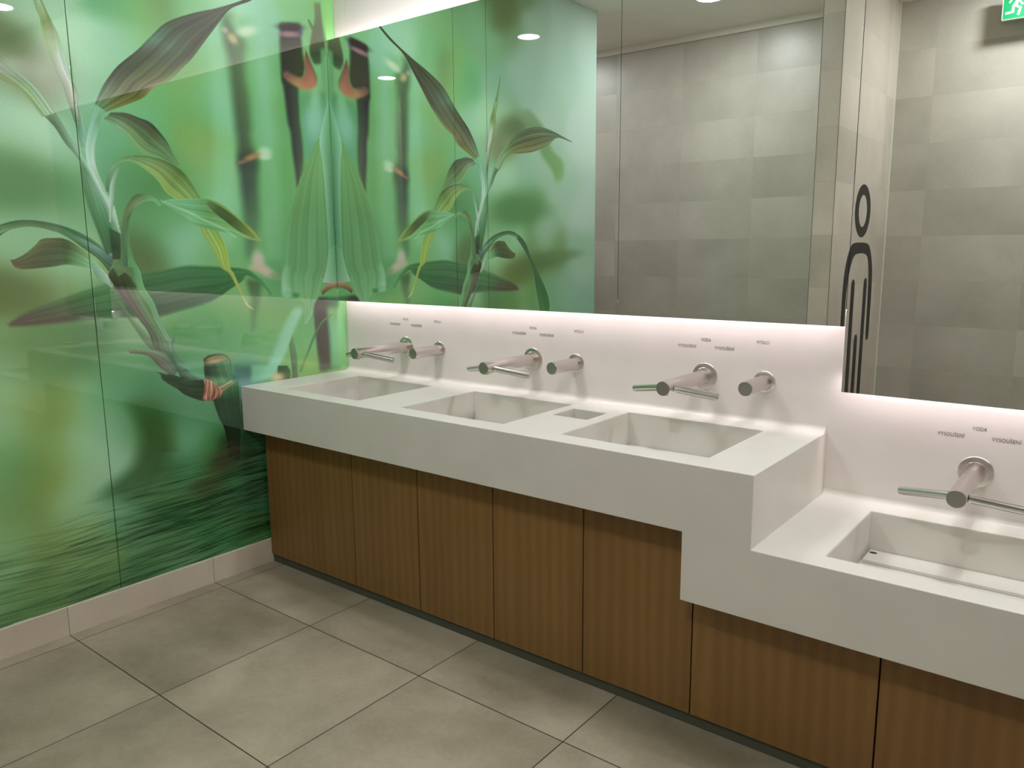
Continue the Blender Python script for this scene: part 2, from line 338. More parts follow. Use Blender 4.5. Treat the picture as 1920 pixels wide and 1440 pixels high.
# ------------------------------------------------------------------ taps with dryer arms, soap dispensers
def cyl_between(a, b, r, mi=0, seg=32, cap=0.0012):
    a, b = Vector(a), Vector(b); ln = (b-a).length
    return [(0, r-cap), (cap, r), (ln-cap, r), (ln, r-cap)], a, b-a
def make_tap(x, z, label):
    t = thing('dryer_tap', label, 'tap', (x, 0, z), 'wall taps with dryer arms')
    O = lambda *p: (x+p[0], p[1], z+p[2])
    MB().lathe([(0.0003, 0.0455), (0.0025, 0.0455), (0.0034, 0.0447), (0.0062, 0.0312), (0.0062, 0.0236)], O(0, 0, 0), (0, -1, 0), 64).build('wall_flange', M['steel'], t, smooth=True, angle=25)
    MB().lathe([(0.004, 0.0305), (0.0076, 0.0305), (0.0082, 0.0298), (0.0082, 0.0236)], O(0, 0, 0), (0, -1, 0), 48).build('collar', M['steel'], t, smooth=True, angle=25)
    MB().lathe([(0.001, 0.0235), (0.3085, 0.0235)], O(0, 0, 0), (0, -1, 0), 64).build('spout', M['steel'], t, smooth=True)
    MB().lathe([(0.3085, 0.0225), (0.3085, 0.0235), (0.3105, 0.0235), (0.3115, 0.0222), (0.3115, 0.001)], O(0, 0, 0), (0, -1, 0), 64).build('end_cap', M['steel_cap'], t, smooth=True, angle=25)
    # water outlet under the front end
    MB().lathe([(0.018, 0.009), (0.0244, 0.009), (0.0244, 0.0068), (0.0225, 0.0068)], O(0, -0.292, 0), (0, 0, -1), 32).build('water_outlet', [M['steel_cap']], t, smooth=True, angle=25)
    for s in (-1, 1):
        a = Vector(O(s*0.0205, -0.272, -0.003)); bb = Vector(O(s*0.149, -0.222, -0.026))
        dr = (bb-a).normalized()
        ln = (bb-a).length
        ar = MB().lathe([(0.0, 0.0112), (ln-0.001, 0.0112), (ln, 0.0102), (ln, 0.0006)], a, dr, 40).build('dryer_arm', M['chrome'], t, smooth=True, angle=25)
        # collar ring with its dark joint where the arm meets the spout
        jr = MB().lathe([(-0.006, 0.0098), (0.0015, 0.0098)], a, dr, 32).build('joint', M['dark'], None, smooth=True)
        jr.parent = ar; jr.location = (0, 0, 0)
        # long air slot along the lower front of the arm
        side = dr.cross(Vector((0, 0, 1))).normalized();
        if side.y > 0: side = -side
        dn = (Vector((0, 0, -1))*0.86+side*0.5).normalized(); wdt = dr.cross(dn).normalized()
        p0, p1 = a+dr*0.008+dn*0.0108, a+dr*(ln-0.012)+dn*0.0108
        vs_ = [p+wdt*q*0.0009+dn*h for p in (p0, p1) for h in (0, 0.0008) for q in (-1, 1)]
        sl = MB().add(vs_, [(0, 1, 3, 2), (4, 6, 7, 5), (0, 4, 5, 1), (2, 3, 7, 6), (0, 2, 6, 4), (1, 5, 7, 3)]).build('air_slot', M['dark'])
        sl.parent = ar; sl.location = (0, 0, 0)
    return t
def fix_children(t):
    pass
TZ1, TZ2 = 0.976, 0.776
TAPS = [(0.4103, TZ1, 'steel tap with two dryer arms nearest the bamboo wall'), (1.1374, TZ1, 'steel tap with two dryer arms above the second basin from the left'),
        (1.8785, TZ1, 'steel tap with two dryer arms above the basin before the step'), (2.712, TZ2, 'steel tap with two dryer arms above the lower basin at right')]
for a in TAPS: make_tap(*a)
def make_soap(x, z, label):
    t = thing('soap_dispenser', label, 'soap dispenser', (x, 0, z), 'wall soap dispensers')
    O = (x, 0, z)
    MB().lathe([(0.0003, 0.0365), (0.0025, 0.0365), (0.0034, 0.0357), (0.0062, 0.0275), (0.0062, 0.0236)], O, (0, -1, 0), 64).build('wall_flange', M['steel'], t, smooth=True, angle=25)
    MB().lathe([(0.001, 0.0232), (0.1630, 0.0232)], O, (0, -1, 0), 64).build('spout', M['steel'], t, smooth=True)
    MB().lathe([(0.1630, 0.0222), (0.1630, 0.0232), (0.1648, 0.0232), (0.1658, 0.0220), (0.1658, 0.001)], O, (0, -1, 0), 64).build('end_cap', M['steel_cap'], t, smooth=True, angle=25)
    MB().lathe([(0.018, 0.0065), (0.0242, 0.0065), (0.0242, 0.0045), (0.022, 0.0045)], (x, -0.142, z), (0, 0, -1), 28).build('nozzle', M['steel_cap'], t, smooth=True, angle=25)
for a in [(0.6184, TZ1, 'short round steel soap dispenser nearest the bamboo wall'), (1.3455, TZ1, 'short round steel soap dispenser above the small waste opening'),
          (2.0888, TZ1, 'short round steel soap dispenser beside the mirror step'), (2.925, TZ2, 'short round steel soap dispenser above the lower worktop')]: make_soap(*a)

# ------------------------------------------------------------------ lettering on the back wall
DEJA = None
def word(text, x0, x1, zc, label):
    cu = bpy.data.curves.new('printed_word', 'FONT'); cu.body = text; cu.size = 0.0155; cu.space_character = 1.12
    cu.align_x = 'CENTER'; cu.extrude = 0.0002; cu.offset = 0.0
    tmp = bpy.data.objects.new('tmp_word', cu); C.objects.link(tmp)
    dg = bpy.context.evaluated_depsgraph_get(); dg.update()
    me = bpy.data.meshes.new_from_object(tmp.evaluated_get(dg)); bpy.data.objects.remove(tmp, do_unlink=True)
    co = np.empty(len(me.vertices)*3); me.vertices.foreach_get('co', co); co = co.reshape(-1, 3)
    wd = co[:, 0].max()-co[:, 0].min(); sc = (x1-x0)/wd
    co[:, 0] = (co[:, 0]-(co[:, 0].max()+co[:, 0].min())/2)*sc; co[:, 1] -= 0.0056
    me.vertices.foreach_set('co', co.ravel()); me.materials.clear(); me.materials.append(M['lettering'])
    o = bpy.data.objects.new('printed_word', me); C.objects.link(o)
    o.rotation_euler = (math.pi/2, 0, 0); o.location = ((x0+x1)/2, -0.0004, zc)
    tag(o, label, 'lettering', 'tap captions printed on the white wall')
WHERE = ['tap nearest the bamboo wall', 'second tap from the left', 'third tap from the left', 'lower tap at right']
for k, (tx, tz, _) in enumerate(TAPS):
    word('VODA', tx-0.018, tx+0.018, tz+0.126, 'small grey word VODA above the '+WHERE[k])
    word('VYSOUŠENÍ', tx-0.105, tx-0.036, tz+0.101, 'grey word VYSOUŠENÍ left of VODA above the '+WHERE[k])
    word('VYSOUŠENÍ', tx+0.032, tx+0.102, tz+0.101, 'grey word VYSOUŠENÍ right of VODA above the '+WHERE[k])
SW = ['soap dispenser nearest the bamboo wall', 'middle soap dispenser', 'soap dispenser beside the mirror step', 'lower soap dispenser']
for k, (sx_, sz_) in enumerate([(0.611, TZ1), (1.358, TZ1), (2.078, TZ1), (2.915, TZ2)]):
    word('MÝDLO', sx_-0.0205, sx_+0.0205, sz_+0.124+(0.006 if k == 2 else 0), 'small grey word MÝDLO above the '+SW[k])

# ------------------------------------------------------------------ mirrors with light strips behind their edges
def make_mirror(x0, x1, zb, zt, label, inl, inr):
    t = thing('wall_mirror', label, 'mirror', ((x0+x1)/2, -MY, zb), 'frameless backlit wall mirrors')
    g = 0.0009
    o = MB().box(x0+g, x1-g, -MY, -MY+0.005, zb, zt).build('mirror_pane', [M['mirror'], M['mirror_edge']], t)
    for p in o.data.polygons: p.material_index = 0 if p.normal.y < -0.7 else 1
    l, r = x0+(0.05 if inl else 0), x1-(0.05 if inr else 0)
    MB().box(l+0.001, r-0.001, -MY+0.0052, -0.001, zb+0.05, zt-0.05).build('backing_frame', M['paint'], t)
    MB().box(l+0.004, r-0.004, -0.0455, -0.030, zb+0.0465, zb+0.0498).build('light_strip', M['led'], t)
    MB().box(l+0.004, r-0.004, -0.0455, -0.030, zt-0.0498, zt-0.0465).build('light_strip', M['led'], t)
    return t
make_mirror(0.0025, 0.7805, ZM, ZMT, 'frameless mirror pane in the corner against the bamboo wall', False, False)
make_mirror(0.7805, 1.557, ZM, ZMT, 'frameless middle mirror pane reflecting the rear tiled wall', False, False)
make_mirror(1.557, X3, ZM, ZMT, 'frameless mirror pane left of the mirror step', False, False)
make_mirror(X3, 3.005, ZM2, ZMT, 'taller frameless mirror pane right of the step, reaching lower', False, True)

# ------------------------------------------------------------------ ceiling downlights
LN = ['round ceiling downlight in front of the rear wall, left of the dividing wall', 'round ceiling downlight nearest the hanging exit sign', 'round ceiling downlight over the lower worktop', 'round ceiling downlight over the upper worktop',
      'round ceiling downlight in the recess beyond the bamboo wall', 'unseen fill downlight added at the right end of the room']
for (lx, ly, le), lb in zip(LAMPS, LN):
    t = thing('downlight', lb, 'ceiling light', (lx, ly, CEIL), 'round ceiling downlights')
    MB().lathe([(0.0, 0.094), (0.003, 0.094), (0.006, 0.090), (0.006, 0.083), (0.0012, 0.080)], (lx, ly, CEIL-0.0002), (0, 0, -1), 48).build('trim_ring', M['lamp_ring'], t, smooth=True, angle=25)
    MB().lathe([(0.0055, 0.0825), (0.0075, 0.080), (0.0075, 0.001)], (lx, ly, CEIL), (0, 0, -1), 48).build('diffuser', M['diffuser'] if le == 1.0 else M['diffuser_strong'] if le > 1 else M['diffuser_soft'], t, smooth=True, angle=25)

# ------------------------------------------------------------------ pictogram on the dividing wall
def flat_poly(poly, name, m, parent, x=DIVX):
    return MB().prism(poly, 0, x+0.0002, x+0.0012).build(name, m, parent)
pk = thing('restroom_pictogram', 'large black outline pictogram of a person on the tiled dividing wall', 'pictogram', (DIVX, -2.73, 1.1))
n_ = 56; mb = MB(); vv = []; cyy, czz = -2.727, 1.628
for k in range(n_):
    a = 2*math.pi*k/n_
    for (ry, rz) in ((0.168, 0.157), (0.091, 0.095)):
        for xx in (0.0002, 0.0012): vv.append((DIVX+xx, cyy+ry*math.cos(a), czz+rz*math.sin(a)))
ff = []
for k in range(n_):
    i, j = 4*k, 4*((k+1) % n_); ff += [(i, j, j+1, i+1), (i+2, i+3, j+3, j+2), (i+1, j+1, j+3, i+3), (i, i+2, j+2, j)]
mb.add(vv, ff).build('head_ring', M['black'], pk)
def rounded(pts, k=3):
    for _ in range(k):
        q = []
        for i in range(len(pts)):
            a, b_ = pts[i], pts[(i+1) % len(pts)]
            q += [(a[0]*.75+b_[0]*.25, a[1]*.75+b_[1]*.25), (a[0]*.25+b_[0]*.75, a[1]*.25+b_[1]*.75)]
        pts = q
    return pts
arch = [(-2.405, 0.84), (-2.405, 0.95), (-2.405, 1.204), (-2.44, 1.33), (-2.52, 1.425), (-2.60, 1.440), (-2.85, 1.440), (-2.935, 1.42), (-3.015, 1.32), (-3.046, 1.22), (-3.052, 1.02), (-3.052, 0.84),
        (-3.035, 0.815), (-2.995, 0.815), (-2.980, 0.84), (-2.975, 1.02), (-2.960, 1.23), (-2.925, 1.33), (-2.866, 1.375), (-2.62, 1.375), (-2.555, 1.33), (-2.495, 1.22), (-2.478, 1.10), (-2.478, 0.95), (-2.478, 0.84), (-2.46, 0.815), (-2.425, 0.815)]
flat_poly(rounded(arch, 2), 'shoulders_outline', M['black'], pk)
def stroke(y, z0, z1, wd=0.072):
    h = wd/2; p = []
    for k in range(9): a = math.pi*k/8; p.append((y+h*math.cos(a), z1-h+h*math.sin(a)))
    for k in range(9): a = math.pi+math.pi*k/8; p.append((y+h*math.cos(a), z0+h+h*math.sin(a)))
    return p
for (y_, z0_, z1_) in ((-2.615, 0.16, 1.22), (-2.890, 0.16, 1.22)): flat_poly(stroke(y_, z0_, z1_), 'side_line', M['black'], pk)
flat_poly(stroke(-2.750, 0.16, 0.875), 'leg_line', M['black'], pk)

# ------------------------------------------------------------------ exit sign hanging before the rear wall
SY = -3.18
ex = thing('exit_sign', 'green hanging exit sign with a white running figure, upper right in the mirror', 'sign', (2.41, SY, 2.707))
MB().box(2.259, 2.561, SY-0.012, SY+0.010, 2.707, 2.861).build('sign_panel', M['green_sign'], ex, bevel=0.001)
fr = MB().box(2.256, 2.2605, SY-0.013, SY+0.012, 2.704, 2.864).box(2.5595, 2.564, SY-0.013, SY+0.012, 2.704, 2.864).box(2.256, 2.564, SY-0.013, SY+0.012, 2.7035, 2.7075).box(2.256, 2.564, SY-0.013, SY+0.012, 2.8605, 2.8645)
fr.build('sign_frame', M['trim_white'], ex)
for hx_ in (2.30, 2.514): MB().box(hx_, hx_+0.006, SY-0.004, SY+0.002, 2.8646, CEIL-0.0005).build('hanger', M['trim_white'], ex)
def limb(mb, pts, wd):
    for (a, b_) in zip(pts[:-1], pts[1:]):
        a, b_ = Vector(a), Vector(b_); d_ = (b_-a).normalized(); n = Vector((-d_.y, d_.x))*wd/2; e = d_*wd*0.3
        q = [a-e+n, b_+e+n, b_+e-n, a-e-n]
        mb.prism([(p.x, p.y) for p in q], 1, SY+0.0101, SY+0.0113)
mf = MB()
limb(mf, [(2.277, 2.740), (2.310, 2.744), (2.311, 2.775), (2.330, 2.805)], 0.013)
limb(mf, [(2.325, 2.775), (2.346, 2.762), (2.338, 2.726)], 0.013)
limb(mf, [(2.318, 2.780), (2.336, 2.812)], 0.020)
limb(mf, [(2.290, 2.797), (2.306, 2.820), (2.334, 2.816)], 0.009)
limb(mf, [(2.336, 2.812), (2.352, 2.780), (2.376, 2.786)], 0.009)
hd = [(2.346+0.012*math.cos(2*math.pi*k/24), 2.836+0.012*math.sin(2*math.pi*k/24)) for k in range(24)]
mf.prism(hd, 1, SY+0.0101, SY+0.0113)
mf.build('running_figure', M['white_sign'], ex)
ar_ = MB(); limb(ar_, [(2.405, 2.783), (2.455, 2.783)], 0.012)
ar_.prism([(2.450, 2.760), (2.478, 2.783), (2.450, 2.806)], 1, SY+0.0101, SY+0.0113)
ar_.build('arrow', M['white_sign'], ex)
dr_ = MB().prism([(2.495, 2.722), (2.540, 2.722), (2.540, 2.846), (2.495, 2.846)], 1, SY+0.0101, SY+0.0113); dr_.build('door_symbol', M['white_sign'], ex)
CTL=[(1366,2188,160,200,165,58),(1252,2178,150,200,155,58),(1396,2049,120,140,100,58),(1331,2060,98,112,76,58),(1276,2018,110,125,88,58),(1403,1827,160,205,172,58),(1341,1799,158,203,170,58),(1242,1755,145,190,160,58),(1286,1660,110,160,110,58),(1419,1678,85,135,72,58),(1357,1638,95,145,78,58),(1217,1637,108,160,110,58),(1429,1581,125,170,128,58),(1332,1549,145,190,150,58),(1442,1457,150,192,155,58),(1384,1366,140,185,145,58),(1258,1401,145,190,150,58),(1466,1296,95,105,55,58),(1393,1284,120,130,70,58),(1309,1252,130,175,120,58),(1481,1151,140,170,130,58),(1414,1071,130,160,105,58),(1509,970,140,185,145,58),(1465,907,120,165,90,58),(1410,860,118,155,45,58),(1348,850,115,152,50,58),(1274,857,130,180,140,58),(1514,840,145,190,150,58),(1497,760,110,160,110,58),(1413,743,112,160,70,58),(1287,718,145,188,155,58),(1536,673,110,160,110,58),(1492,643,75,125,65,58),(1416,625,120,155,35,58),(1350,650,120,165,90,58),(1282,573,140,180,145,58),(1236,646,140,182,148,58),(1533,576,90,145,85,58),(1472,501,95,135,45,58),(1349,467,135,178,132,58),(1231,498,130,175,135,58),(1532,419,110,160,105,58),(1432,368,100,140,45,58),(1322,355,110,150,85,58),(1563,290,100,155,100,58),(1464,235,85,130,50,58),(1332,252,100,145,80,58),(1244,245,100,140,75,58),(1508,148,70,120,60,58),(1264,143,75,120,60,58),(1152,2127,150,200,160,58),(1130,1968,120,180,140,58),(1038,2148,130,190,150,58),(948,2277,95,182,95,58),(1016,2281,75,175,105,58),(904,2314,125,190,90,58),(831,2321,95,125,75,58),(732,2342,115,190,125,58),(788,2194,100,185,90,58),(670,2276,120,190,130,58),(1085,1844,90,170,120,58),(997,1949,100,185,110,58),(931,1899,85,180,110,58),(868,2015,90,178,95,58),(767,2059,110,180,75,58),(767,1918,95,175,70,58),(693,1989,90,178,110,58),(619,2019,120,195,145,58),(726,1861,120,180,65,58),(687,1760,120,180,80,58),(784,1712,90,165,85,58),(643,1721,115,190,130,58),(1119,1690,85,165,110,58),(1022,1677,70,140,80,58),(943,1761,80,160,85,58),(897,1684,65,120,65,58),(840,1585,85,165,90,58),(630,1571,125,200,145,58),(911,1521,80,150,85,58),(839,1460,125,195,155,58),(810,1397,120,190,150,58),(742,1374,105,170,100,58),(945,1378,80,105,60,58),(985,1399,75,100,60,58),(610,1505,100,185,105,58),(647,1351,100,180,100,58),(419,1623,100,190,105,58),(401,1485,95,180,100,58),(355,1763,100,190,95,58),(407,1982,110,195,130,58),(410,2135,125,205,155,58),(477,2103,90,178,85,58),(353,2187,90,185,90,58),(369,2336,120,200,160,58),(416,2411,145,215,175,58),(239,2449,120,205,125,58),(141,2426,115,210,120,58),(65,2465,110,210,90,58),(336,2035,95,180,85,58),(518,2389,150,205,165,58),(479,1530,95,180,100,58),(322,1415,85,170,95,58),(388,1274,80,160,95,58),(801,1225,95,180,95,58),(657,1217,110,180,100,58),(529,1210,120,185,95,58),(765,1091,80,165,90,58),(595,1030,90,175,95,58),(399,1108,115,190,95,58),(463,994,100,180,100,58),(936,1232,110,170,100,58),(884,1058,85,150,80,58),(1048,1156,150,185,145,58),(1035,1072,110,160,115,58),(1106,976,85,150,95,58),(936,977,75,140,90,58),(224,1095,100,190,100,58),(264,948,110,200,115,58),(238,870,120,195,70,58),(300,852,110,190,80,58),(579,888,85,140,135,58),(849,923,80,170,120,58),(674,992,80,165,95,58),(1145,878,80,155,100,58),(1054,864,60,140,85,58),(972,809,65,130,80,58),(841,742,72,140,90,58),(896,640,105,175,140,58),(1126,750,130,180,145,58),(1119,599,140,185,155,58),(1182,801,110,170,125,58),(1040,777,40,105,55,58),(989,614,50,90,48,58),(980,723,55,95,50,58),(1026,688,85,135,85,58),(1082,784,75,140,85,58),(952,517,50,90,45,58),(1084,526,130,180,150,58),(882,523,55,135,85,58),(786,525,60,125,60,58),(731,583,55,120,60,58),(666,426,45,110,70,58),(555,473,55,110,75,58),(1151,477,115,170,135,58),(1141,366,75,135,90,58),(1008,396,45,80,45,58),(1082,304,60,110,65,58),(941,378,60,120,75,58),(877,290,60,110,60,58),(726,320,65,105,70,58),(569,278,55,110,78,58),(658,178,45,110,60,58),(549,171,35,95,35,58),(787,192,50,115,60,58),(912,160,70,125,80,58),(1029,151,60,125,65,58),(1139,143,50,110,60,58),(608,125,40,105,45,58),(511,313,45,100,65,58),(1333,2768,80,110,60,75),(1431,2672,105,140,105,75),(1234,2633,110,165,120,75),(1641,2835,135,165,145,75),(1982,2845,150,175,160,75),(2233,2764,160,182,170,75),(1924,2545,150,178,162,75),(1532,2481,140,172,152,75),(2177,2179,160,182,170,75),(1807,2302,145,175,155,75),(1557,2300,135,170,150,75),(1424,2160,90,120,80,75),(2184,1654,155,178,165,75),(1990,1786,140,172,150,75),(1527,1890,130,172,145,75),(1419,1725,85,135,85,75),(1579,1652,80,130,75,75),(1749,1506,130,165,140,75),(1314,1565,100,155,110,75),(1416,1471,105,160,115,75),(2188,1293,140,170,150,75),(1994,1155,120,160,135,75),(1634,1372,90,130,75,75),(1868,1369,100,135,85,75),(1413,1277,85,125,65,75),(2154,1403,125,160,135,75),(2192,1036,120,160,140,75),(1808,1093,105,155,115,75),(1548,1107,85,140,70,75),(1411,1114,80,130,70,75),(1306,1087,75,120,70,75),(1205,1125,75,120,80,75),(1750,1971,140,172,150,75),(1325,2298,120,165,140,75),(1640,2622,140,170,152,75)]
OPS=[
('s',[(663,2357,555,2381),(644,2160,554,2175),(662,1783,563,1791),(680,1395,593,1394)],[((130,205,155),(130,205,155))],14,0.38,0.0),
('s',[(441,2489,344,2512),(436,2130,350,2144),(433,1802,352,1809),(439,1346,355,1345)],[((135,210,165),(120,195,140))],12,0.3,0.0),
('s',[(329,2344,273,2355),(330,1924,274,1930),(333,1463,284,1463)],[((88,170,85),(88,170,85))],10,0.35,0.0),
('s',[(595,2412,525,2428),(584,2342,517,2356),(570,2297,512,2308)],[((110,165,120),(110,165,95))],14,0.6,0.0),
('s',[(514,2394,389,2421),(507,2309,390,2332),(485,2181,390,2197),(474,2020,388,2031),(477,1851,380,1860),(447,1733,369,1739),(454,1570,380,1573)],[((95,180,85),(135,210,165)),((90,180,90),(115,200,150)),((95,185,95),(105,190,120))],12,0.55,0.0),
('s',[(588,2392,535,2404),(583,2324,532,2334),(579,2258,478,2277),(564,2197,483,2212),(559,2123,484,2135),(556,2048,475,2059),(551,1933,470,1942),(546,1884,474,1891),(545,1790,457,1797),(544,1719,457,1725)],[((75,95,78),(85,130,80)),((70,85,68),(80,110,70)),((62,75,62),(78,100,68)),((60,70,62),(75,90,70))],14,0.9,0.0),
('s',[(543,1857,452,1865),(545,1794,447,1802),(544,1687,455,1693),(539,1608,456,1611),(538,1528,462,1529),(539,1447,482,1447),(546,1349,504,1348)],[((50,60,62),(60,80,62)),((55,62,66),(65,95,70)),((75,100,78),(85,120,85)),((85,120,88),(85,130,85))],14,0.92,0.0),
('b',465,2321,-51,16,-2,-20,205,215,195,0.85),
('b',536,2277,-19,-16,15,-12,200,180,130,0.8),
('b',569,2304,-13,-7,9,-10,185,175,160,0.6),
('b',416,1833,-34,3,2,-25,175,215,180,0.95),
('b',412,1817,-27,2,1,-12,190,205,180,0.8),
('b',479,1811,-41,16,-4,-12,180,130,75,0.9),
('b',533,1785,-28,8,-2,-8,130,105,90,0.8),
('s',[(547,1329,463,1304),(540,1253,473,1250),(527,1208,481,1205),(533,1127,503,1125),(539,1036,525,1035)],[((55,80,60),(55,80,62)),((70,95,72),(75,105,75)),((90,120,85),(95,135,90)),((100,150,100),(100,150,100))],10,0.85,0.0),
('b',479,1377,-31,5,-7,-40,190,180,170,0.95),
('b',451,1331,-49,-26,15,-19,195,175,165,0.9),
('b',497,1343,-30,-5,4,-13,190,165,150,0.8),
('b',394,1302,-29,-12,7,-11,140,140,115,0.7),
('s',[(1130,890,1013,895),(1070,755,942,748),(1058,634,930,607),(1053,699,933,668),(1099,596,966,551),(1198,530,1029,457),(1299,468,1088,380)],[((60,110,55),(60,110,60)),((38,72,36),(48,85,45)),((40,72,36),(50,85,45)),((42,72,38),(50,85,46)),((44,78,42),(50,88,50)),((50,90,55),(55,95,58)),((60,105,65),(60,105,65))],22,0.85,0.0),
('s',[(299,2402,192,2424),(301,2362,192,2384),(306,2290,187,2296),(307,2203,178,2224),(303,2123,210,2137)],[((70,50,55),(90,75,75)),((35,45,38),(45,50,40)),((35,42,35),(50,60,35)),((40,40,38),(60,60,40))],7,1,0.0),
('b',245,2381,-67,10,3,-17,38,28,36,1),
('b',252,2350,-69,11,2,-13,165,125,135,0.85),
('b',192,2372,-13,2,1,-17,60,60,110,0.6),
('s',[(301,2204,215,2218),(301,2140,217,2152),(295,2084,218,2095),(287,1984,219,1992),(275,1932,212,1939),(270,1850,207,1855),(262,1779,218,1774),(257,1721,236,1735),(259,1682,256,1687)],[((35,40,35),(45,62,40)),((42,45,50),(60,80,65)),((55,58,62),(75,95,72)),((60,62,66),(90,105,80)),((80,85,70),(80,85,70))],7,1,0.0),
('s',[(216,2128,70,2158),(215,2054,63,2074),(210,1972,60,1989),(206,1876,63,1890),(201,1784,63,1794)],[((90,180,95),(70,160,90)),((75,170,110),(80,175,110)),((90,180,130),(85,185,125)),((100,190,110),(75,165,105))],8,0.95,0.0),
('b',139,2001,-55,6,5,-85,150,215,185,0.7),
('b',128,2099,-28,4,3,-55,140,215,160,0.6),
('s',[(308,2195,277,2208),(290,2161,258,2187),(236,2137,207,2178),(179,2129,180,2199),(125,2150,176,2265),(105,2203,167,2316)],[((140,90,85),(120,70,70)),((120,90,75),(110,80,80)),((200,140,70),(150,120,60)),((205,125,70),(165,85,65)),((200,120,80),(150,70,60)),((90,120,80),(90,50,40))],6,1,0.0),
('s',[(112,2522,74,2530),(112,2441,69,2450),(139,2354,62,2368),(148,2287,61,2302),(119,2234,92,2243)],[((110,130,90),(95,115,80)),((100,115,85),(95,110,80)),((85,90,65),(90,100,75)),((50,70,45),(45,60,40)),((60,90,60),(60,90,60))],5,0.95,0.0),
('s',[(152,2432,144,2436),(141,2406,124,2414),(126,2385,109,2396)],[((100,120,85),(90,110,75))],3,0.9,0.0),
('s',[(74,2530,16,2543),(69,2450,14,2461),(62,2368,14,2378)],[((110,205,90),(120,215,95))],5,0.8,0.0),
('s',[(86,2335,59,2340),(87,2239,56,2244),(78,2115,55,2118)],[((90,170,100),(100,180,110))],6,0.9,0.0),
('s',[(111,1923,57,2092),(123,1905,98,1951),(171,1833,125,1927)],[((150,220,190),(130,200,170)),((150,220,185),(140,215,170)),((140,215,160),(140,210,160))],4,0.8,0.0),
('s',[(122,1927,114,1928),(177,1832,111,1842),(242,1722,102,1756),(274,1635,99,1669),(304,1566,93,1581),(325,1489,92,1492),(350,1344,95,1339),(364,1301,125,1294),(367,1213,130,1280),(323,1206,172,1189),(267,1189,200,1132),(262,1078,239,1077)],[((110,185,90),(110,180,95)),((105,180,88),(110,185,100)),((100,160,88),(105,178,100)),((95,150,88),(98,170,95)),((95,155,95),(95,165,100)),((98,160,100),(100,160,100)),((105,175,115),(105,165,105)),((120,185,125),(110,175,110)),((110,180,105),(135,190,140)),((105,180,100),(140,195,150))],2.0,0.97,0.07),
('s',[(59,2100,53,2101),(114,1928,61,1933),(108,1834,58,1838),(100,1735,56,1737),(95,1581,53,1582),(93,1425,47,1425),(90,1439,47,1439),(108,1342,43,1341),(137,1265,45,1262)],[((120,200,150),(110,190,140)),((150,220,180),(90,180,110)),((140,215,165),(75,160,100)),((140,205,165),(70,140,95)),((120,195,145),(60,140,90)),((110,190,130),(60,150,90)),((120,190,130),(75,155,95)),((140,200,160),(80,160,100)),((165,205,180),(110,170,130))],3,0.9,0.0),
('s',[(341,1361,313,1360),(361,1301,322,1300),(364,1255,320,1253),(364,1213,305,1222)],[((120,185,135),(115,180,115)),((150,200,170),(120,185,125)),((165,205,185),(150,205,165))],6,0.8,0.0),
('b',333,1216,-33,-1,1,-11,130,205,160,0.7),
('b',294,1214,-23,-1,1,-12,55,130,70,0.8),
('s',[(153,1212,48,1202),(190,1151,44,1162),(190,1053,44,1041),(184,954,50,940),(176,833,50,827)],[((40,40,40),(60,110,75)),((80,76,74),(75,130,85)),((76,72,70),(90,150,95)),((72,64,64),(90,150,90)),((68,62,56),(90,150,90))],7,1,0.0),
('s',[(156,1208,110,1205),(193,1151,123,1147),(190,1053,120,1047),(184,954,113,947),(176,833,116,836)],[((30,32,32),(40,50,45)),((78,72,70),(88,86,80)),((74,68,66),(84,80,74)),((70,64,62),(82,78,72)),((66,60,55),(80,74,64))],7,0.95,0.0),
('s',[(119,1166,8,1165),(110,1047,9,1038),(107,946,5,935),(107,840,4,832)],[((150,190,130),(110,200,100)),((130,215,155),(110,205,110)),((110,205,140),(115,205,105)),((95,175,95),(90,180,95))],9,0.95,0.0),
('s',[(149,1227,141,1207),(107,1259,103,1229),(51,1267,49,1242),(6,1265,4,1240)],[((170,110,80),(60,60,50)),((215,150,115),(120,100,70)),((215,160,130),(80,110,75))],4,0.95,0.0),
('s',[(135,1206,10,1200),(142,1182,8,1170)],[((50,100,65),(60,130,80))],6,0.6,0.0),
('s',[(296,1176,262,1177),(327,1136,265,1132),(364,1086,309,1063),(415,1001,348,990),(464,913,399,905),(555,836,459,837)],[((140,200,160),(150,205,175)),((150,205,165),(160,215,190)),((130,205,160),(150,215,180)),((120,200,150),(150,215,185)),((120,205,165),(140,210,180)),((110,200,160),(120,205,165))],9,0.92,0.0),
('s',[(547,932,464,922),(556,836,470,838)],[((100,180,130),(115,205,160))],5,0.8,0.0),
('s',[(639,943,547,932),(632,892,553,877),(616,842,556,836)],[((60,85,80),(50,70,66)),((75,115,105),(70,110,100)),((75,125,115),(75,125,115))],8,0.9,0.0),
('s',[(410,902,360,896),(415,874,345,865),(421,831,348,831)],[((50,65,52),(60,80,55)),((50,60,50),(70,90,60))],3,0.9,0.0),
('b',414,850,-34,-5,1,-21,200,180,140,0.95),
('s',[(346,990,323,1035),(341,932,304,928),(336,883,307,879),(339,830,302,825)],[((85,115,80),(100,150,100)),((75,90,75),(80,110,85)),((80,85,75),(95,110,80))],3,0.85,0.0),
('s',[(91,1117,88,1107),(154,1085,146,1077),(200,1030,188,1024),(247,951,234,944),(297,859,285,855)],[((150,150,90),(150,150,90)),((80,120,75),(80,120,75)),((70,130,85),(70,130,85)),((75,140,90),(75,140,90))],2,0.85,0.0),
('b',233,885,-54,-6,3,-44,140,195,75,0.6),
('b',416,1146,-78,-5,2,-32,125,180,90,0.4),
('b',1450,2139,149,16,-1,-68,75,95,62,0.75),
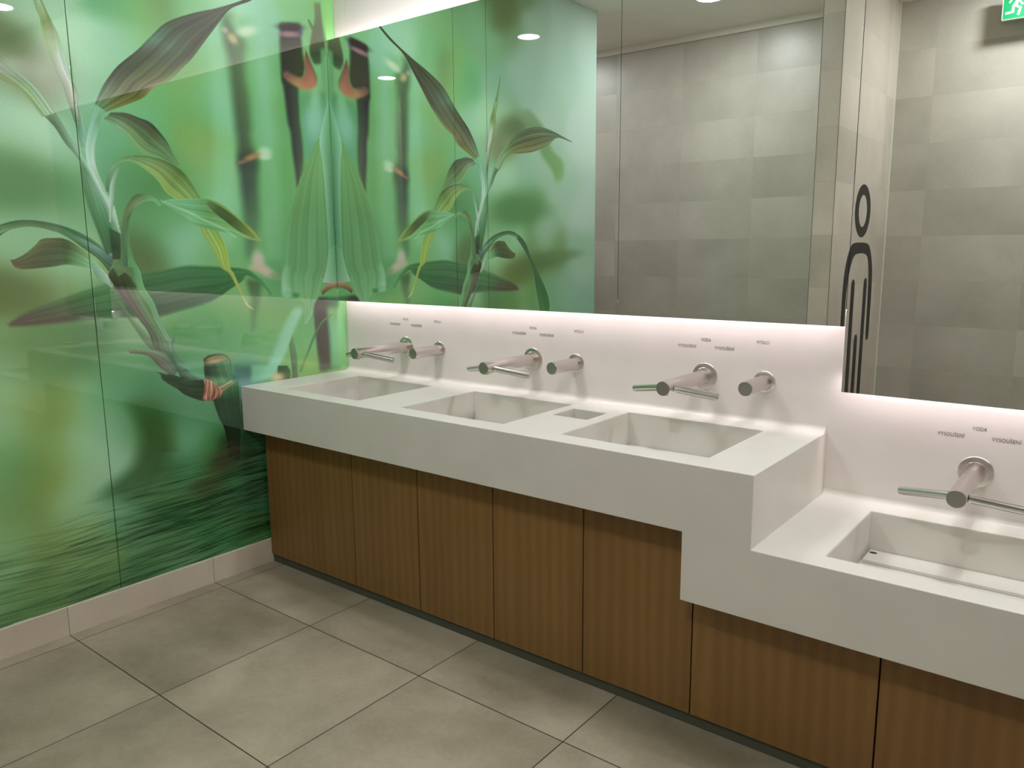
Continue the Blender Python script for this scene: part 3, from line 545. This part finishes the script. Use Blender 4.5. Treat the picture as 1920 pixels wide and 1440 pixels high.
('s',[(1415,2235,1557,2285),(1637,2122,1750,2166),(1721,2001,1837,2044),(1837,1912,1964,1972),(1897,1808,1965,1826)],[((115,145,115),(115,145,115)),((85,120,70),(85,120,70)),((85,135,70),(90,140,75)),((85,140,60),(95,150,75)),((110,150,80),(120,160,100))],16,0.8,0.0),
('b',1407,1643,206,6,-1,-96,66,122,66,0.85),
('b',1552,1654,256,9,-1,-65,72,125,70,0.75),
('b',1494,1268,184,25,30,-71,84,105,50,0.8),
('b',1720,1337,268,23,17,-57,76,103,55,0.85),
('b',1961,1375,218,11,7,-35,85,118,75,0.7),
('b',1357,2739,98,-20,-85,-89,85,105,60,0.8),
('b',1509,2866,159,36,0,-72,85,108,65,0.6),
('b',1395,1082,108,-6,-1,-112,80,130,60,0.6),
('s',[(618,1346,654,1254),(574,1343,614,1274),(529,1333,551,1311),(499,1314,506,1297),(465,1286,476,1273),(435,1249,446,1245),(416,1225,432,1221)],[((55,120,65),(45,95,50)),((60,130,75),(50,105,60)),((70,145,85),(65,130,75)),((75,150,90),(75,150,85))],3,0.97,0.0),
('s',[(1490,1168,1488,1166),(1413,1213,1419,1163),(1301,1250,1303,1165),(1188,1283,1192,1171),(1048,1319,1062,1168),(937,1337,952,1161),(820,1357,866,1177),(739,1355,751,1200),(655,1349,691,1220),(577,1340,619,1259),(533,1331,544,1300)],[((75,70,55),(75,65,58)),((75,80,60),(80,65,60)),((70,105,65),(75,70,60)),((65,125,75),(60,100,62)),((60,110,65),(55,80,58)),((60,115,70),(60,80,60)),((55,112,65),(50,85,60)),((52,115,62),(45,90,52)),((55,120,65),(45,95,50)),((60,125,70),(55,105,60))],4.5,0.96,0.1),
('s',[(1473,1178,1468,1173),(1347,1243,1346,1172),(1159,1293,1157,1160),(983,1341,956,1172),(817,1362,812,1212)],[((28,55,42),(28,50,40)),((32,70,50),(28,55,42)),((38,85,55),(25,60,40)),((45,100,60),(30,75,48))],3,0.0,0.0),
('s',[(1107,1401,1149,1400),(1175,1462,1205,1450),(1262,1505,1287,1490),(1377,1525,1390,1507),(1469,1507,1449,1487),(1550,1455,1509,1439),(1605,1372,1564,1381),(1690,1261,1633,1280),(1763,1165,1661,1169),(1805,1076,1683,1091),(1808,1005,1704,1012)],[((95,135,125),(40,70,50)),((75,120,90),(45,85,55)),((45,85,55),(50,95,60)),((45,85,55),(45,90,55)),((45,80,52),(50,95,60)),((50,90,58),(45,85,55)),((55,105,60),(45,90,50)),((50,105,60),(50,95,55)),((50,100,52),(60,115,60)),((60,120,50),(70,130,65))],1.6,1,0.08),
('s',[(1808,1005,1701,1012),(1760,815,1689,822),(1700,645,1688,646)],[((65,125,55),(70,130,65))],2,1,0.0),
('s',[(1451,1390,1449,1387),(1432,1394,1439,1367),(1396,1415,1419,1359),(1365,1442,1394,1359),(1344,1461,1359,1361),(1305,1465,1315,1365),(1276,1464,1285,1370),(1247,1452,1258,1370),(1218,1433,1231,1363),(1190,1409,1204,1353),(1173,1384,1183,1349)],[((70,70,45),(75,75,50)),((75,85,55),(85,80,55)),((80,95,55),(75,75,50)),((85,100,55),(65,70,45)),((75,85,50),(60,75,50)),((65,75,45),(60,85,55)),((65,75,48),(75,110,70)),((85,115,75),(100,155,105)),((110,160,105),(120,175,125)),((125,180,130),(125,180,130))],1.8,1,0.1),
('s',[(1469,1505,1472,1478),(1428,1513,1435,1493),(1386,1519,1387,1503),(1344,1518,1345,1500),(1307,1512,1315,1492),(1272,1500,1280,1480),(1230,1474,1241,1455),(1191,1455,1204,1423),(1150,1429,1172,1394),(1123,1408,1146,1361),(1098,1393,1126,1335)],[((70,105,65),(110,150,110)),((60,95,60),(90,130,90)),((65,95,60),(80,115,75)),((60,85,55),(70,110,70)),((65,100,65),(75,120,75)),((75,120,80),(70,120,75)),((110,150,125),(55,95,60)),((120,155,140),(50,90,58)),((90,120,115),(50,90,55)),((70,95,90),(60,95,60))],1.6,1,0.12),
('s',[(1252,1461,1255,1460),(1189,1414,1193,1409),(1154,1384,1159,1378),(1124,1341,1129,1335)],[((150,180,130),(120,160,100)),((165,190,110),(130,170,90)),((150,175,80),(120,160,80))],1.2,1,0.0),
('s',[(1187,1401,1187,1369),(1162,1371,1172,1326),(1133,1335,1142,1302),(1110,1301,1115,1278)],[((120,175,125),(110,170,120)),((140,180,160),(95,150,110)),((170,190,180),(130,165,140)),((150,180,150),(150,180,150))],1.6,0.95,0.0),
('s',[(1126,1305,1118,1318),(1073,1197,1087,1202),(996,1091,1038,1109),(941,1027,1000,1048),(883,983,929,988)],[((120,150,100),(110,120,90)),((110,150,95),(85,85,70)),((90,110,90),(75,80,65)),((85,95,80),(70,80,60))],2,0.6,0.0),
('s',[(1127,1325,1009,1279),(1089,1254,1005,1243),(1033,1166,955,1131),(995,1106,915,1062),(977,1045,907,1023),(943,1005,883,983),(893,946,816,914),(860,873,768,884),(800,802,772,837)],[((45,50,35),(60,85,55)),((95,75,80),(95,140,90)),((85,75,72),(100,150,95)),((80,85,70),(95,145,95)),((80,80,70),(80,125,90)),((50,80,60),(70,115,85)),((40,75,45),(90,150,120)),((30,55,35),(75,135,110)),((45,45,30),(70,90,70))],1.6,1,0.14),
('s',[(1049,1393,1034,1396),(1046,1344,1007,1343),(1021,1265,994,1278),(986,1206,962,1219),(955,1131,939,1145),(923,1062,900,1060)],[((70,120,80),(90,150,100)),((60,110,70),(105,170,115)),((95,150,100),(110,175,115)),((90,150,95),(100,165,110)),((110,165,120),(100,160,115)),((120,155,130),(110,150,125))],1.5,1,0.12),
('s',[(1119,1346,1107,1359),(1127,1325,1054,1330),(1107,1287,1023,1280)],[((60,80,50),(70,90,60)),((50,60,40),(60,75,45)),((40,42,30),(55,75,45))],1.4,1,0.1),
('s',[(1114,1359,1099,1376),(1104,1352,1050,1377),(1090,1324,1045,1351)],[((90,130,85),(80,110,70))],1.4,0.8,0.0),
('s',[(1080,1045,1074,1030),(1015,1038,1003,1011),(949,1024,962,962),(914,987,933,936),(886,938,913,903)],[((120,140,110),(80,80,60)),((130,150,120),(75,70,60)),((110,130,115),(80,80,70)),((60,90,70),(60,80,60))],1.8,0.95,0.12),
('s',[(894,1082,890,1080),(904,1053,883,1021),(904,1008,860,965),(884,960,819,929)],[((80,125,85),(80,125,85)),((75,115,85),(100,150,115)),((80,120,90),(80,140,100)),((90,135,110),(110,165,140))],1.4,1,0.0),
('s',[(979,946,957,932),(934,929,951,909),(888,915,893,862),(858,896,863,835),(809,889,800,802),(768,884,775,798)],[((50,75,50),(50,75,50)),((40,65,40),(35,60,38)),((30,55,32),(35,60,40)),((45,75,50),(25,45,28)),((30,60,40),(30,50,28)),((60,45,28),(40,40,25))],1.6,1,0.14),
('s',[(770,970,659,958),(771,900,637,899),(761,867,617,864),(741,793,614,781),(721,717,611,698),(699,665,583,643),(688,597,532,566),(683,521,556,494),(670,575,617,564)],[((30,45,32),(95,155,105)),((35,50,38),(85,140,100)),((110,160,110),(70,130,80)),((28,55,32),(25,70,40)),((28,60,35),(22,60,38)),((20,35,22),(22,62,40)),((18,28,20),(24,70,42)),((20,30,20),(28,75,45)),((18,28,18),(28,66,40))],2.4,1,0.1),
('b',651,588,-82,-17,5,-58,18,34,22,0.85),
('b',693,514,-81,-18,4,-49,34,46,30,0.7),
('b',788,420,-93,1,-9,-50,50,58,36,0.5),
('s',[(610,781,610,781),(616,641,520,597),(619,656,516,586),(643,460,513,430)],[((22,66,40),(26,95,55)),((24,72,42),(30,98,58)),((30,85,50),(45,105,70))],3,0.9,0.0),
('b',715,972,-55,2,-2,-13,150,120,80,0.9),
('b',720,957,-43,2,-1,-8,190,165,120,0.8),
('s',[(774,971,770,962),(743,987,735,978),(692,987,692,979),(662,974,671,971),(647,948,653,945),(645,908,650,908)],[((45,60,45),(60,70,50)),((40,80,60),(80,90,60)),((35,80,65),(150,130,90)),((50,95,75),(80,130,90))],1.2,1,0.0),
('s',[(777,885,771,845),(743,877,747,833),(711,852,714,817),(666,862,664,834),(621,876,617,859)],[((150,140,115),(150,100,70)),((190,160,130),(140,90,60)),((160,140,110),(130,95,65)),((160,170,130),(90,105,65)),((190,180,140),(90,130,80))],1.4,1,0.3),
('s',[(768,892,719,853),(780,838,696,826),(787,808,706,803),(775,797,742,791)],[((190,150,120),(150,100,75)),((150,90,65),(170,110,80)),((175,105,80),(110,70,45)),((150,85,60),(110,70,45))],1.4,1,0.45),
('b',630,873,-15,-7,8,-15,40,110,110,0.8),
('s',[(1225,1923,1159,1994),(1212,1843,1148,1914)],[((70,100,70),(70,100,70))],2,0.0,0.0),
('s',[(1411,2056,1419,1985),(1370,2028,1386,1978),(1323,1988,1340,1938),(1282,1934,1309,1893),(1245,1877,1266,1849),(1214,1817,1235,1796),(1187,1769,1207,1761),(1160,1720,1180,1718),(1127,1650,1154,1642),(1094,1571,1122,1570),(1068,1484,1103,1483)],[((95,120,85),(170,185,75)),((110,135,95),(140,165,80)),((100,125,90),(120,160,100)),((95,125,90),(85,115,75)),((110,150,120),(60,90,62)),((130,165,140),(70,105,75)),((150,185,160),(85,130,95)),((165,195,180),(75,130,90)),((170,195,182),(70,125,85)),((170,195,180),(60,115,75)),((110,170,125),(55,110,70))],1.5,1,0.08),
('s',[(2070,2114,2063,2110),(1945,2137,1903,2121),(1760,2166,1800,2071),(1605,2151,1642,2014),(1456,2092,1491,1989),(1383,2031,1418,1981),(1312,1971,1356,1943),(1259,1893,1302,1875)],[((70,100,70),(70,100,70)),((60,85,60),(80,110,80)),((70,90,65),(95,100,70)),((60,80,55),(105,105,60)),((75,100,70),(105,115,60)),((110,145,110),(110,150,80)),((140,175,150),(105,150,95))],1.8,1,0.25),
('s',[(1318,2409,1321,2409),(1284,2312,1304,2314),(1245,2214,1282,2219),(1222,2160,1256,2164),(1209,2097,1238,2100),(1190,1992,1219,1994),(1175,1887,1195,1889)],[((80,125,70),(80,125,80)),((90,140,75),(110,150,110)),((85,125,60),(100,145,90)),((85,125,65),(150,190,160)),((150,180,165),(120,165,130)),((150,180,165),(110,155,120)),((130,170,145),(110,155,120))],1.4,1,0.08),
('s',[(1284,2256,1270,2260),(1277,2211,1253,2216),(1273,2164,1237,2178),(1272,2123,1231,2149),(1255,2084,1224,2095),(1242,2037,1213,2048),(1222,1985,1196,2001),(1209,1931,1187,1940),(1196,1876,1176,1885),(1188,1833,1175,1834),(1180,1783,1166,1790)],[((120,160,110),(150,180,140)),((110,150,90),(120,150,85)),((115,160,70),(90,120,60)),((120,165,70),(100,135,85)),((95,125,75),(190,205,195)),((90,115,75),(200,210,200)),((90,110,80),(190,195,180)),((85,105,75),(185,190,180)),((80,100,70),(130,160,140)),((90,130,100),(120,165,140)),((110,150,130),(120,160,140))],1.4,1,0.08),
('s',[(1187,2003,1184,2003),(1185,1959,1172,1961),(1180,1910,1172,1917),(1182,1859,1163,1855),(1184,1808,1159,1829)],[((110,140,105),(90,110,80)),((160,170,150),(110,140,110)),((90,120,90),(140,180,150)),((80,130,110),(130,175,150)),((95,150,125),(120,170,145))],1.3,1,0.0),
('s',[(366,2508,357,2503),(478,2439,442,2443),(592,2385,541,2389),(707,2339,614,2303),(819,2282,668,2237),(890,2215,721,2171),(945,2158,763,2129),(1019,2093,822,2072),(1057,2048,892,2031),(1087,2005,939,1987),(1108,1964,1033,1941),(1120,1937,1089,1915)],[((55,62,50),(55,62,50)),((51,59,44),(66,74,59)),((59,70,51),(62,70,51)),((55,66,48),(51,59,42)),((55,74,55),(59,62,45)),((70,111,85),(62,66,45)),((55,66,48),(74,88,59)),((44,59,40),(96,111,62)),((55,70,51),(111,111,74)),((81,103,81),(88,88,40)),((81,118,96),(103,111,44)),((81,125,96),(81,125,88))],1.7,1,0.2),
('s',[(376,2482,412,2472),(560,2409,509,2422),(648,2312,533,2382)],[((70,85,68),(75,90,68))],1.6,0,0.0),
('s',[(1119,1943,1082,1922),(1138,1883,1105,1887),(1155,1836,1119,1840),(1167,1784,1134,1787),(1165,1732,1136,1735),(1149,1694,1124,1690),(1128,1643,1102,1631),(1100,1584,1083,1585),(1085,1524,1068,1490),(1077,1463,1067,1463)],[((115,175,135),(105,165,115)),((130,180,160),(90,150,110)),((140,185,165),(120,170,140)),((150,190,175),(150,185,160)),((165,200,185),(170,195,180)),((175,200,190),(130,170,140)),((170,200,185),(120,165,130)),((165,195,180),(170,195,170)),((120,175,140),(160,190,165)),((60,110,75),(90,140,100))],1.4,1,0.08),
('s',[(1185,1731,1162,1700),(1189,1653,1141,1642),(1174,1568,1121,1577),(1150,1483,1101,1497),(1127,1402,1080,1429)],[((75,125,85),(90,145,105)),((70,115,75),(110,160,125)),((65,110,72),(90,150,110)),((60,105,68),(60,110,70)),((60,95,65),(40,70,45))],1.6,0.95,0.08),
('s',[(1108,1503,1068,1484),(1107,1436,1072,1429),(1105,1388,1077,1387)],[((45,75,48),(50,85,55)),((35,55,38),(40,60,40)),((45,60,45),(40,60,40))],2,0.9,0.0),
('s',[(1091,1895,1062,1921),(1053,1873,1007,1925),(1008,1839,959,1914),(976,1801,917,1902),(943,1781,883,1872),(899,1774,853,1834),(848,1757,834,1793),(815,1746,810,1753)],[((90,140,95),(70,80,60)),((120,165,120),(60,65,50)),((110,155,95),(55,60,48)),((105,150,90),(50,58,42)),((95,140,85),(70,95,62)),((85,130,80),(85,125,78)),((95,145,90),(90,140,85))],1.6,1,0.15),
('s',[(1109,1638,1096,1631),(1101,1684,1084,1686),(1084,1719,1063,1727),(1052,1741,1036,1762),(1009,1751,986,1773),(954,1728,929,1775),(907,1690,863,1763),(873,1643,804,1732),(829,1616,768,1691),(770,1568,729,1628),(736,1487,668,1511),(692,1420,631,1435),(664,1351,620,1350),(623,1318,601,1317),(576,1229,567,1237),(553,1184,547,1192),(519,1162,519,1165)],[((70,120,80),(75,125,85)),((80,130,100),(90,140,100)),((110,150,120),(100,150,115)),((110,160,105),(90,130,70)),((110,160,95),(80,115,65)),((130,180,85),(90,125,80)),((140,185,70),(85,110,70)),((135,185,60),(70,105,45)),((135,185,70),(90,140,55)),((130,185,75),(100,160,80)),((135,185,75),(120,180,60)),((140,190,70),(145,195,50)),((135,180,60),(160,195,50)),((130,170,45),(165,195,70)),((170,185,80),(150,180,90)),((190,200,140),(190,200,140)),((200,200,160),(200,200,160))],1.4,1,0.14),
('s',[(1106,1524,1099,1524),(1098,1605,1081,1605),(1090,1659,1068,1673),(1064,1720,1042,1735)],[((165,195,180),(120,160,130)),((175,200,190),(110,150,120)),((165,190,175),(100,145,110)),((110,150,110),(100,140,90))],1.3,1,0.0),
('s',[(1076,1360,1052,1359),(1067,1463,1042,1463),(1056,1539,1028,1539),(1030,1594,995,1588),(992,1630,950,1608),(927,1623,914,1606),(834,1559,852,1619),(782,1527,766,1623),(710,1506,701,1626),(610,1489,627,1602),(541,1470,561,1551),(496,1460,501,1510),(457,1456,455,1457)],[((80,120,85),(55,85,55)),((70,105,70),(75,120,80)),((95,125,90),(65,90,58)),((90,100,60),(110,150,100)),((75,90,55),(105,165,105)),((90,160,105),(100,180,115)),((95,165,100),(105,185,120)),((110,185,125),(90,175,110)),((90,165,95),(85,145,75)),((100,180,105),(110,170,60)),((115,185,105),(125,175,45)),((120,170,80),(135,175,50)),((150,185,60),(150,185,60))],1.4,1,0.1),
('s',[(711,1607,693,1619),(672,1571,636,1595),(615,1531,578,1558),(557,1493,528,1517),(495,1467,486,1475)],[((95,135,75),(80,110,55)),((55,80,45),(60,80,40)),((50,70,38),(65,85,40)),((75,105,55),(90,120,50)),((120,150,70),(120,150,60))],1.8,0.9,0.0),
('s',[(905,1617,899,1606),(801,1581,794,1567),(724,1547,716,1532),(642,1515,643,1504),(576,1474,585,1468)],[((120,190,140),(120,190,140)),((165,215,180),(140,200,150)),((150,205,165),(140,200,150)),((150,205,160),(140,200,150))],2.2,0.55,0.0),
('s',[(1052,1359,1020,1359),(1046,1456,1036,1456),(1035,1539,1028,1539)],[((90,150,90),(90,150,90)),((75,120,75),(75,120,75))],1.4,0.8,0.0),
]

# ------------------------------------------------------------------ printed bamboo artwork on two glass panels
# the print is painted here as colour control points, soft blobs and tapering strips, all in wall millimetres (distance from the corner, height)
def paint(step):
    S0, S1, Z0, ZT = 0.0, 2357.0, 111.0, 2985.0
    ns = int((S1-S0)/step)+1; nz = int((ZT-Z0)/step)+1
    s = np.linspace(S0, S1, ns); z = np.linspace(Z0, ZT, nz)
    # smooth background
    cs = np.linspace(S0, S1, 160); cz = np.linspace(Z0, ZT, 200); A, B = np.meshgrid(cs, cz)
    num = np.zeros(A.shape+(3,)); den = np.zeros(A.shape)
    for (a, b, r, g, bl, sg) in CTL:
        d2 = (A-a)**2+(B-b)**2
        wt = np.exp(-d2/(2*sg*sg))+0.02*np.exp(-d2/(12*sg*sg))+1e-4/(1+d2/4e4)
        num += wt[..., None]*np.array((r, g, bl)); den += wt
    bg = num/den[..., None]
    fi = (s-S0)/(S1-S0)*159; fj = (z-Z0)/(ZT-Z0)*199
    i0 = np.clip(fi.astype(int), 0, 158); j0 = np.clip(fj.astype(int), 0, 198); u = (fi-i0)[None, :, None]; v = (fj-j0)[:, None, None]
    J, I = j0[:, None], i0[None, :]
    img = bg[J, I]*(1-u)*(1-v)+bg[J, I+1]*u*(1-v)+bg[J+1, I]*(1-u)*v+bg[J+1, I+1]*u*v
    Sg, Zg = np.meshgrid(s, z)
    rng = np.random.RandomState(4)
    def box_idx(a0, a1, b0, b1):
        return (max(0, int((a0-S0)/step)-1), min(ns, int((a1-S0)/step)+2), max(0, int((b0-Z0)/step)-1), min(nz, int((b1-Z0)/step)+2))
    def catmull(P, k):
        P = np.array(P, float); Q = np.vstack([2*P[0]-P[1], P, 2*P[-1]-P[-2]]); out = []
        for i in range(1, len(Q)-2):
            for t in np.linspace(0, 1, k, endpoint=False):
                a, b, c, d = Q[i-1], Q[i], Q[i+1], Q[i+2]
                out.append(0.5*(2*b+(c-a)*t+(2*a-5*b+4*c-d)*t*t+(3*b-a-3*c+d)*t**3))
        out.append(Q[-2]); return np.array(out)
    for op in OPS:
        if op[0] == 'b':
            _, x, y, ax, ay, bx, by, r, g, bl, o = op
            ex = 2.4*(abs(ax)+abs(bx)); ey = 2.4*(abs(ay)+abs(by))
            a0, a1, b0, b1 = box_idx(x-ex, x+ex, y-ey, y+ey)
            if a1 <= a0 or b1 <= b0: continue
            X = Sg[b0:b1, a0:a1]-x; Y = Zg[b0:b1, a0:a1]-y; det = ax*by-ay*bx
            if abs(det) < 1e-6: continue
            p = (X*by-Y*bx)/det; q = (Y*ax-X*ay)/det; al = o*np.exp(-(p*p+q*q)**1.5*0.9)[..., None]
            img[b0:b1, a0:a1] = img[b0:b1, a0:a1]*(1-al)+np.array((r, g, bl))*al
            continue
        _, rows, cols, soft, o, vein = op
        if o <= 0: continue
        if len(cols) < 2: cols = [cols[0]]*2
        k = 6; D_ = catmull(rows, k); n = len(D_)
        cc = np.array(cols, float); ci = np.linspace(0, len(cc)-1, n); c0 = np.clip(ci.astype(int), 0, len(cc)-2); ct = (ci-c0)[:, None, None]
        CC = cc[c0]*(1-ct)+cc[c0+1]*ct
        sf = soft*2.1; pad = sf*1.5+4
        a0, a1, b0, b1 = box_idx(min(D_[:, 0].min(), D_[:, 2].min())-pad, max(D_[:, 0].max(), D_[:, 2].max())+pad, min(D_[:, 1].min(), D_[:, 3].min())-pad, max(D_[:, 1].max(), D_[:, 3].max())+pad)
        if a1 <= a0 or b1 <= b0: continue
        X = Sg[b0:b1, a0:a1]; Y = Zg[b0:b1, a0:a1]
        best = np.full(X.shape, 1e9); Uu = np.zeros(X.shape); Tt = np.zeros(X.shape); Ww = np.ones(X.shape)
        def row(i):
            lx, ly, rx, ry = D_[i]; dx, dy = rx-lx, ry-ly; w2 = math.hypot(dx, dy)+1e-6
            if w2 < 1.0:   # degenerate end: take the neighbour's direction
                j = i-1 if i > 0 else i+1
                ddx, ddy = D_[j][2]-D_[j][0], D_[j][3]-D_[j][1]; q = math.hypot(ddx, ddy)+1e-6; nx, ny = ddx/q, ddy/q
            else: nx, ny = dx/w2, dy/w2
            cx, cy = (lx+rx)/2, (ly+ry)/2
            al = (X-cx)*nx+(Y-cy)*ny; pe = -(X-cx)*ny+(Y-cy)*nx
            return al, pe, max(w2, 1.0)
        prev = row(0)
        for i in range(1, n):
            cur = row(i)
            cr = (prev[1]*cur[1] <= 0)
            tt = np.clip(np.abs(prev[1])/(np.abs(prev[1])+np.abs(cur[1])+1e-9), 0, 1)
            al = prev[0]*(1-tt)+cur[0]*tt; wd = prev[2]*(1-tt)+cur[2]*tt
            ex = np.abs(al)-wd/2
            ok = cr & (ex < best) & (ex < sf*1.5+2)
            best = np.where(ok, ex, best); Uu = np.where(ok, al/wd+0.5, Uu); Tt = np.where(ok, i-1+tt, Tt); Ww = np.where(ok, wd, Ww)
            prev = cur
        edge = -best   # + inside
        q = np.clip((edge+sf)/(2*sf), 0, 1) if soft > 4 else np.clip((edge+sf*0.6)/(1.2*sf), 0, 1)
        al = q*q*(3-2*q)*o
        if soft > 4:
            L0 = np.array([math.hypot((D_[i][0]+D_[i][2]-D_[i-1][0]-D_[i-1][2])/2, (D_[i][1]+D_[i][3]-D_[i-1][1]-D_[i-1][3])/2) for i in range(1, n)])
            cum = np.concatenate([[0], np.cumsum(L0)]); dist = np.interp(Tt, np.arange(n), cum)
            fe = np.clip(np.minimum(dist, cum[-1]-dist)/(sf*2.2), 0, 1); al = al*fe*fe*(3-2*fe)
        ti = np.clip(Tt.astype(int), 0, n-2); tf = (Tt-ti)[..., None]; uu = np.clip(Uu, 0, 1)[..., None]
        cl = CC[ti]*(1-tf[..., None])+CC[ti+1]*tf[..., None]; col = cl[..., 0, :]*(1-uu)+cl[..., 1, :]*uu
        if vein > 0:
            ph = rng.rand(4)*6.28; U1 = uu[..., 0]; T1 = Tt/n
            vn = 0.5*np.sin(U1*23+ph[0]+np.sin(T1*5+ph[2]))+0.35*np.sin(U1*51+ph[1]+2*np.sin(T1*4))+0.3*np.sin(U1*11+T1*6+ph[3])
            col = col*(1+vein*vn[..., None])
        al = al[..., None]
        img[b0:b1, a0:a1] = img[b0:b1, a0:a1]*(1-al)+col*al
    # rippled water along the bottom: long flat streaks
    def streak(ls, lz, seed):
        r = np.random.RandomState(seed); gs = int((S1-S0)/ls)+4; gz = int(700/lz)+4; G = r.rand(gz, gs)
        warp = 14*np.sin(Sg/260+seed)+6*np.sin(Sg/90+seed*2)
        a = (Sg-S0)/ls+r.rand()+0.0; b = np.clip((Zg-Z0+warp+40)/lz, 0, gz-2.01); a = np.clip(a, 0, gs-2.01)
        ia, ib = a.astype(int), b.astype(int); fa, fb = a-ia, b-ib; fa = fa*fa*(3-2*fa); fb = fb*fb*(3-2*fb)
        return G[ib, ia]*(1-fa)*(1-fb)+G[ib, ia+1]*fa*(1-fb)+G[ib+1, ia]*(1-fa)*fb+G[ib+1, ia+1]*fa*fb
    top = 620-140*np.clip((Sg-900)/600, 0, 1)+90*np.clip((800-Sg)/300, 0, 1)
    dep = np.clip((top-Zg)/220, 0, 1); dep = dep*dep*(3-2*dep)
    n1 = streak(190, 7, 3); n2 = streak(110, 4.2, 8); n3 = streak(330, 18, 11); n4 = streak(260, 5.5, 21)
    dk = np.clip((0.42-n1)*3.2, 0, 1)*0.5+np.clip((0.38-n2)*3.0, 0, 1)*0.45+np.clip((0.45-n3)*2.4, 0, 1)*0.5+np.clip((0.30-n4)*5, 0, 1)*0.7
    right = 0.45+0.55*np.clip((1500-Sg)/500, 0, 1)
    a = np.clip(dk*dep*right*1.1, 0, 0.9)[..., None]
    img = img*(1-a)+np.array((9, 46, 26))*a
    lt = (np.clip((n1-0.66)*2.2, 0, 1)*0.35+np.clip((n3-0.66)*2.0, 0, 1)*0.35)*dep; lt = lt[..., None]
    img = img*(1-lt)+np.array((120, 175, 130))*lt
    # broken reflection of the stalk
    br = np.exp(-((Sg-(640+(620-Zg)*0.85))/95.0)**2)*np.clip((640-Zg)/60, 0, 1)*np.clip((Zg-330)/120, 0, 1)*np.clip((n1-0.35)*2.5, 0, 1)*0.55
    img = img*(1-br[..., None])+np.array((62, 50, 34))*br[..., None]
    img = np.clip(img+(rng.rand(nz, ns, 1)-0.5)*5, 0, 255)
    mx, mn = img.max(2, keepdims=True), img.min(2, keepdims=True); mu = img.mean(2, keepdims=True)
    img = mu+(img-mu)*(1-0.34*np.clip((mx-mn-35)/60, 0, 1))
    c = img/255.0; lin = np.where(c <= 0.04045, c/12.92, ((c+0.055)/1.055)**2.4)
    # print colour offsets the lighting: darkened by the lit corner, lifted low down
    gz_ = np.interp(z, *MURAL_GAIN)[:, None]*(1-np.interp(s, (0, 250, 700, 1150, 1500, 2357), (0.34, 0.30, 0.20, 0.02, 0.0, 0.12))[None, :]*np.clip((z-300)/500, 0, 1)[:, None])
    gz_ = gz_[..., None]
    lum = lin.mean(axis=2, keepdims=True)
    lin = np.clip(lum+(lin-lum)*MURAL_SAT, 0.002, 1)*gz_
    return s/1000, z/1000, np.clip(lin, 0.003, 0.92)
ART_S, ART_Z, ART = paint(MURAL_STEP)
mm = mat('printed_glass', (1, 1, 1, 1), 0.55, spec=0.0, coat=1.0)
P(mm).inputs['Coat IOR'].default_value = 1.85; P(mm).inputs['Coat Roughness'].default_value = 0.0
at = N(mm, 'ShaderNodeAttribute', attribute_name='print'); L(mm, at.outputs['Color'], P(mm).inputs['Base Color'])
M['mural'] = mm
def mural_panel(s0, s1, label):
    i0, i1 = np.searchsorted(ART_S, s0), np.searchsorted(ART_S, s1)
    ss = ART_S[i0:i1].copy(); ss[0] = s0; ss[-1] = s1; zz = ART_Z.copy(); zz[0] = 0.1112; zz[-1] = CEIL-0.0005
    ns, nz = len(ss), len(zz)
    co = np.zeros((nz, ns, 3)); co[..., 1] = -ss[None, :]; co[..., 2] = zz[:, None]
    back = np.array([(-0.0115, -s0, zz[0]), (-0.0115, -s1, zz[0]), (-0.0115, -s1, zz[-1]), (-0.0115, -s0, zz[-1])])
    verts = np.vstack([co.reshape(-1, 3), back]); nb = ns*nz
    k = (np.arange(nz-1)[:, None]*ns+np.arange(ns-1)[None, :]).ravel()
    q = np.stack([k, k+1, k+ns+1, k+ns], 1)[:, ::-1]
    me = bpy.data.meshes.new('glass_mural_panel'); me.vertices.add(len(verts)); me.vertices.foreach_set('co', verts.ravel())
    bot = list(range(ns)); top = list(range((nz-1)*ns, nz*ns)); lf = [j*ns for j in range(nz)]; rt = [j*ns+ns-1 for j in range(nz)]
    extra = [[nb, nb+1]+bot[::-1], [nb+2, nb+3]+top, [nb+3, nb]+lf, [nb+1, nb+2]+rt[::-1], [nb+3, nb+2, nb+1, nb]]
    loops = np.concatenate([q.ravel()]+[np.array(e) for e in extra]); tot = np.array([4]*len(q)+[len(e) for e in extra])
    me.loops.add(len(loops)); me.loops.foreach_set('vertex_index', loops.astype(np.int32))
    me.polygons.add(len(tot)); me.polygons.foreach_set('loop_start', np.concatenate([[0], np.cumsum(tot)[:-1]]).astype(np.int32)); me.polygons.foreach_set('loop_total', tot.astype(np.int32))
    me.materials.append(M['mural']); me.materials.append(M['glass_edge'])
    me.polygons.foreach_set('material_index', np.array([0]*len(q)+[1]*len(extra), np.int32))
    me.update(calc_edges=True)
    ca = me.color_attributes.new('print', 'FLOAT_COLOR', 'POINT'); col = np.ones((len(verts), 4)); col[:nb, :3] = ART[:, i0:i1].reshape(-1, 3); col[nb:, :3] = (0.02, 0.08, 0.04)
    ca.data.foreach_set('color', col.ravel())
    o = bpy.data.objects.new('glass_mural_panel', me); C.objects.link(o)
    tag(o, label, 'wall panel', 'bamboo printed glass panels')
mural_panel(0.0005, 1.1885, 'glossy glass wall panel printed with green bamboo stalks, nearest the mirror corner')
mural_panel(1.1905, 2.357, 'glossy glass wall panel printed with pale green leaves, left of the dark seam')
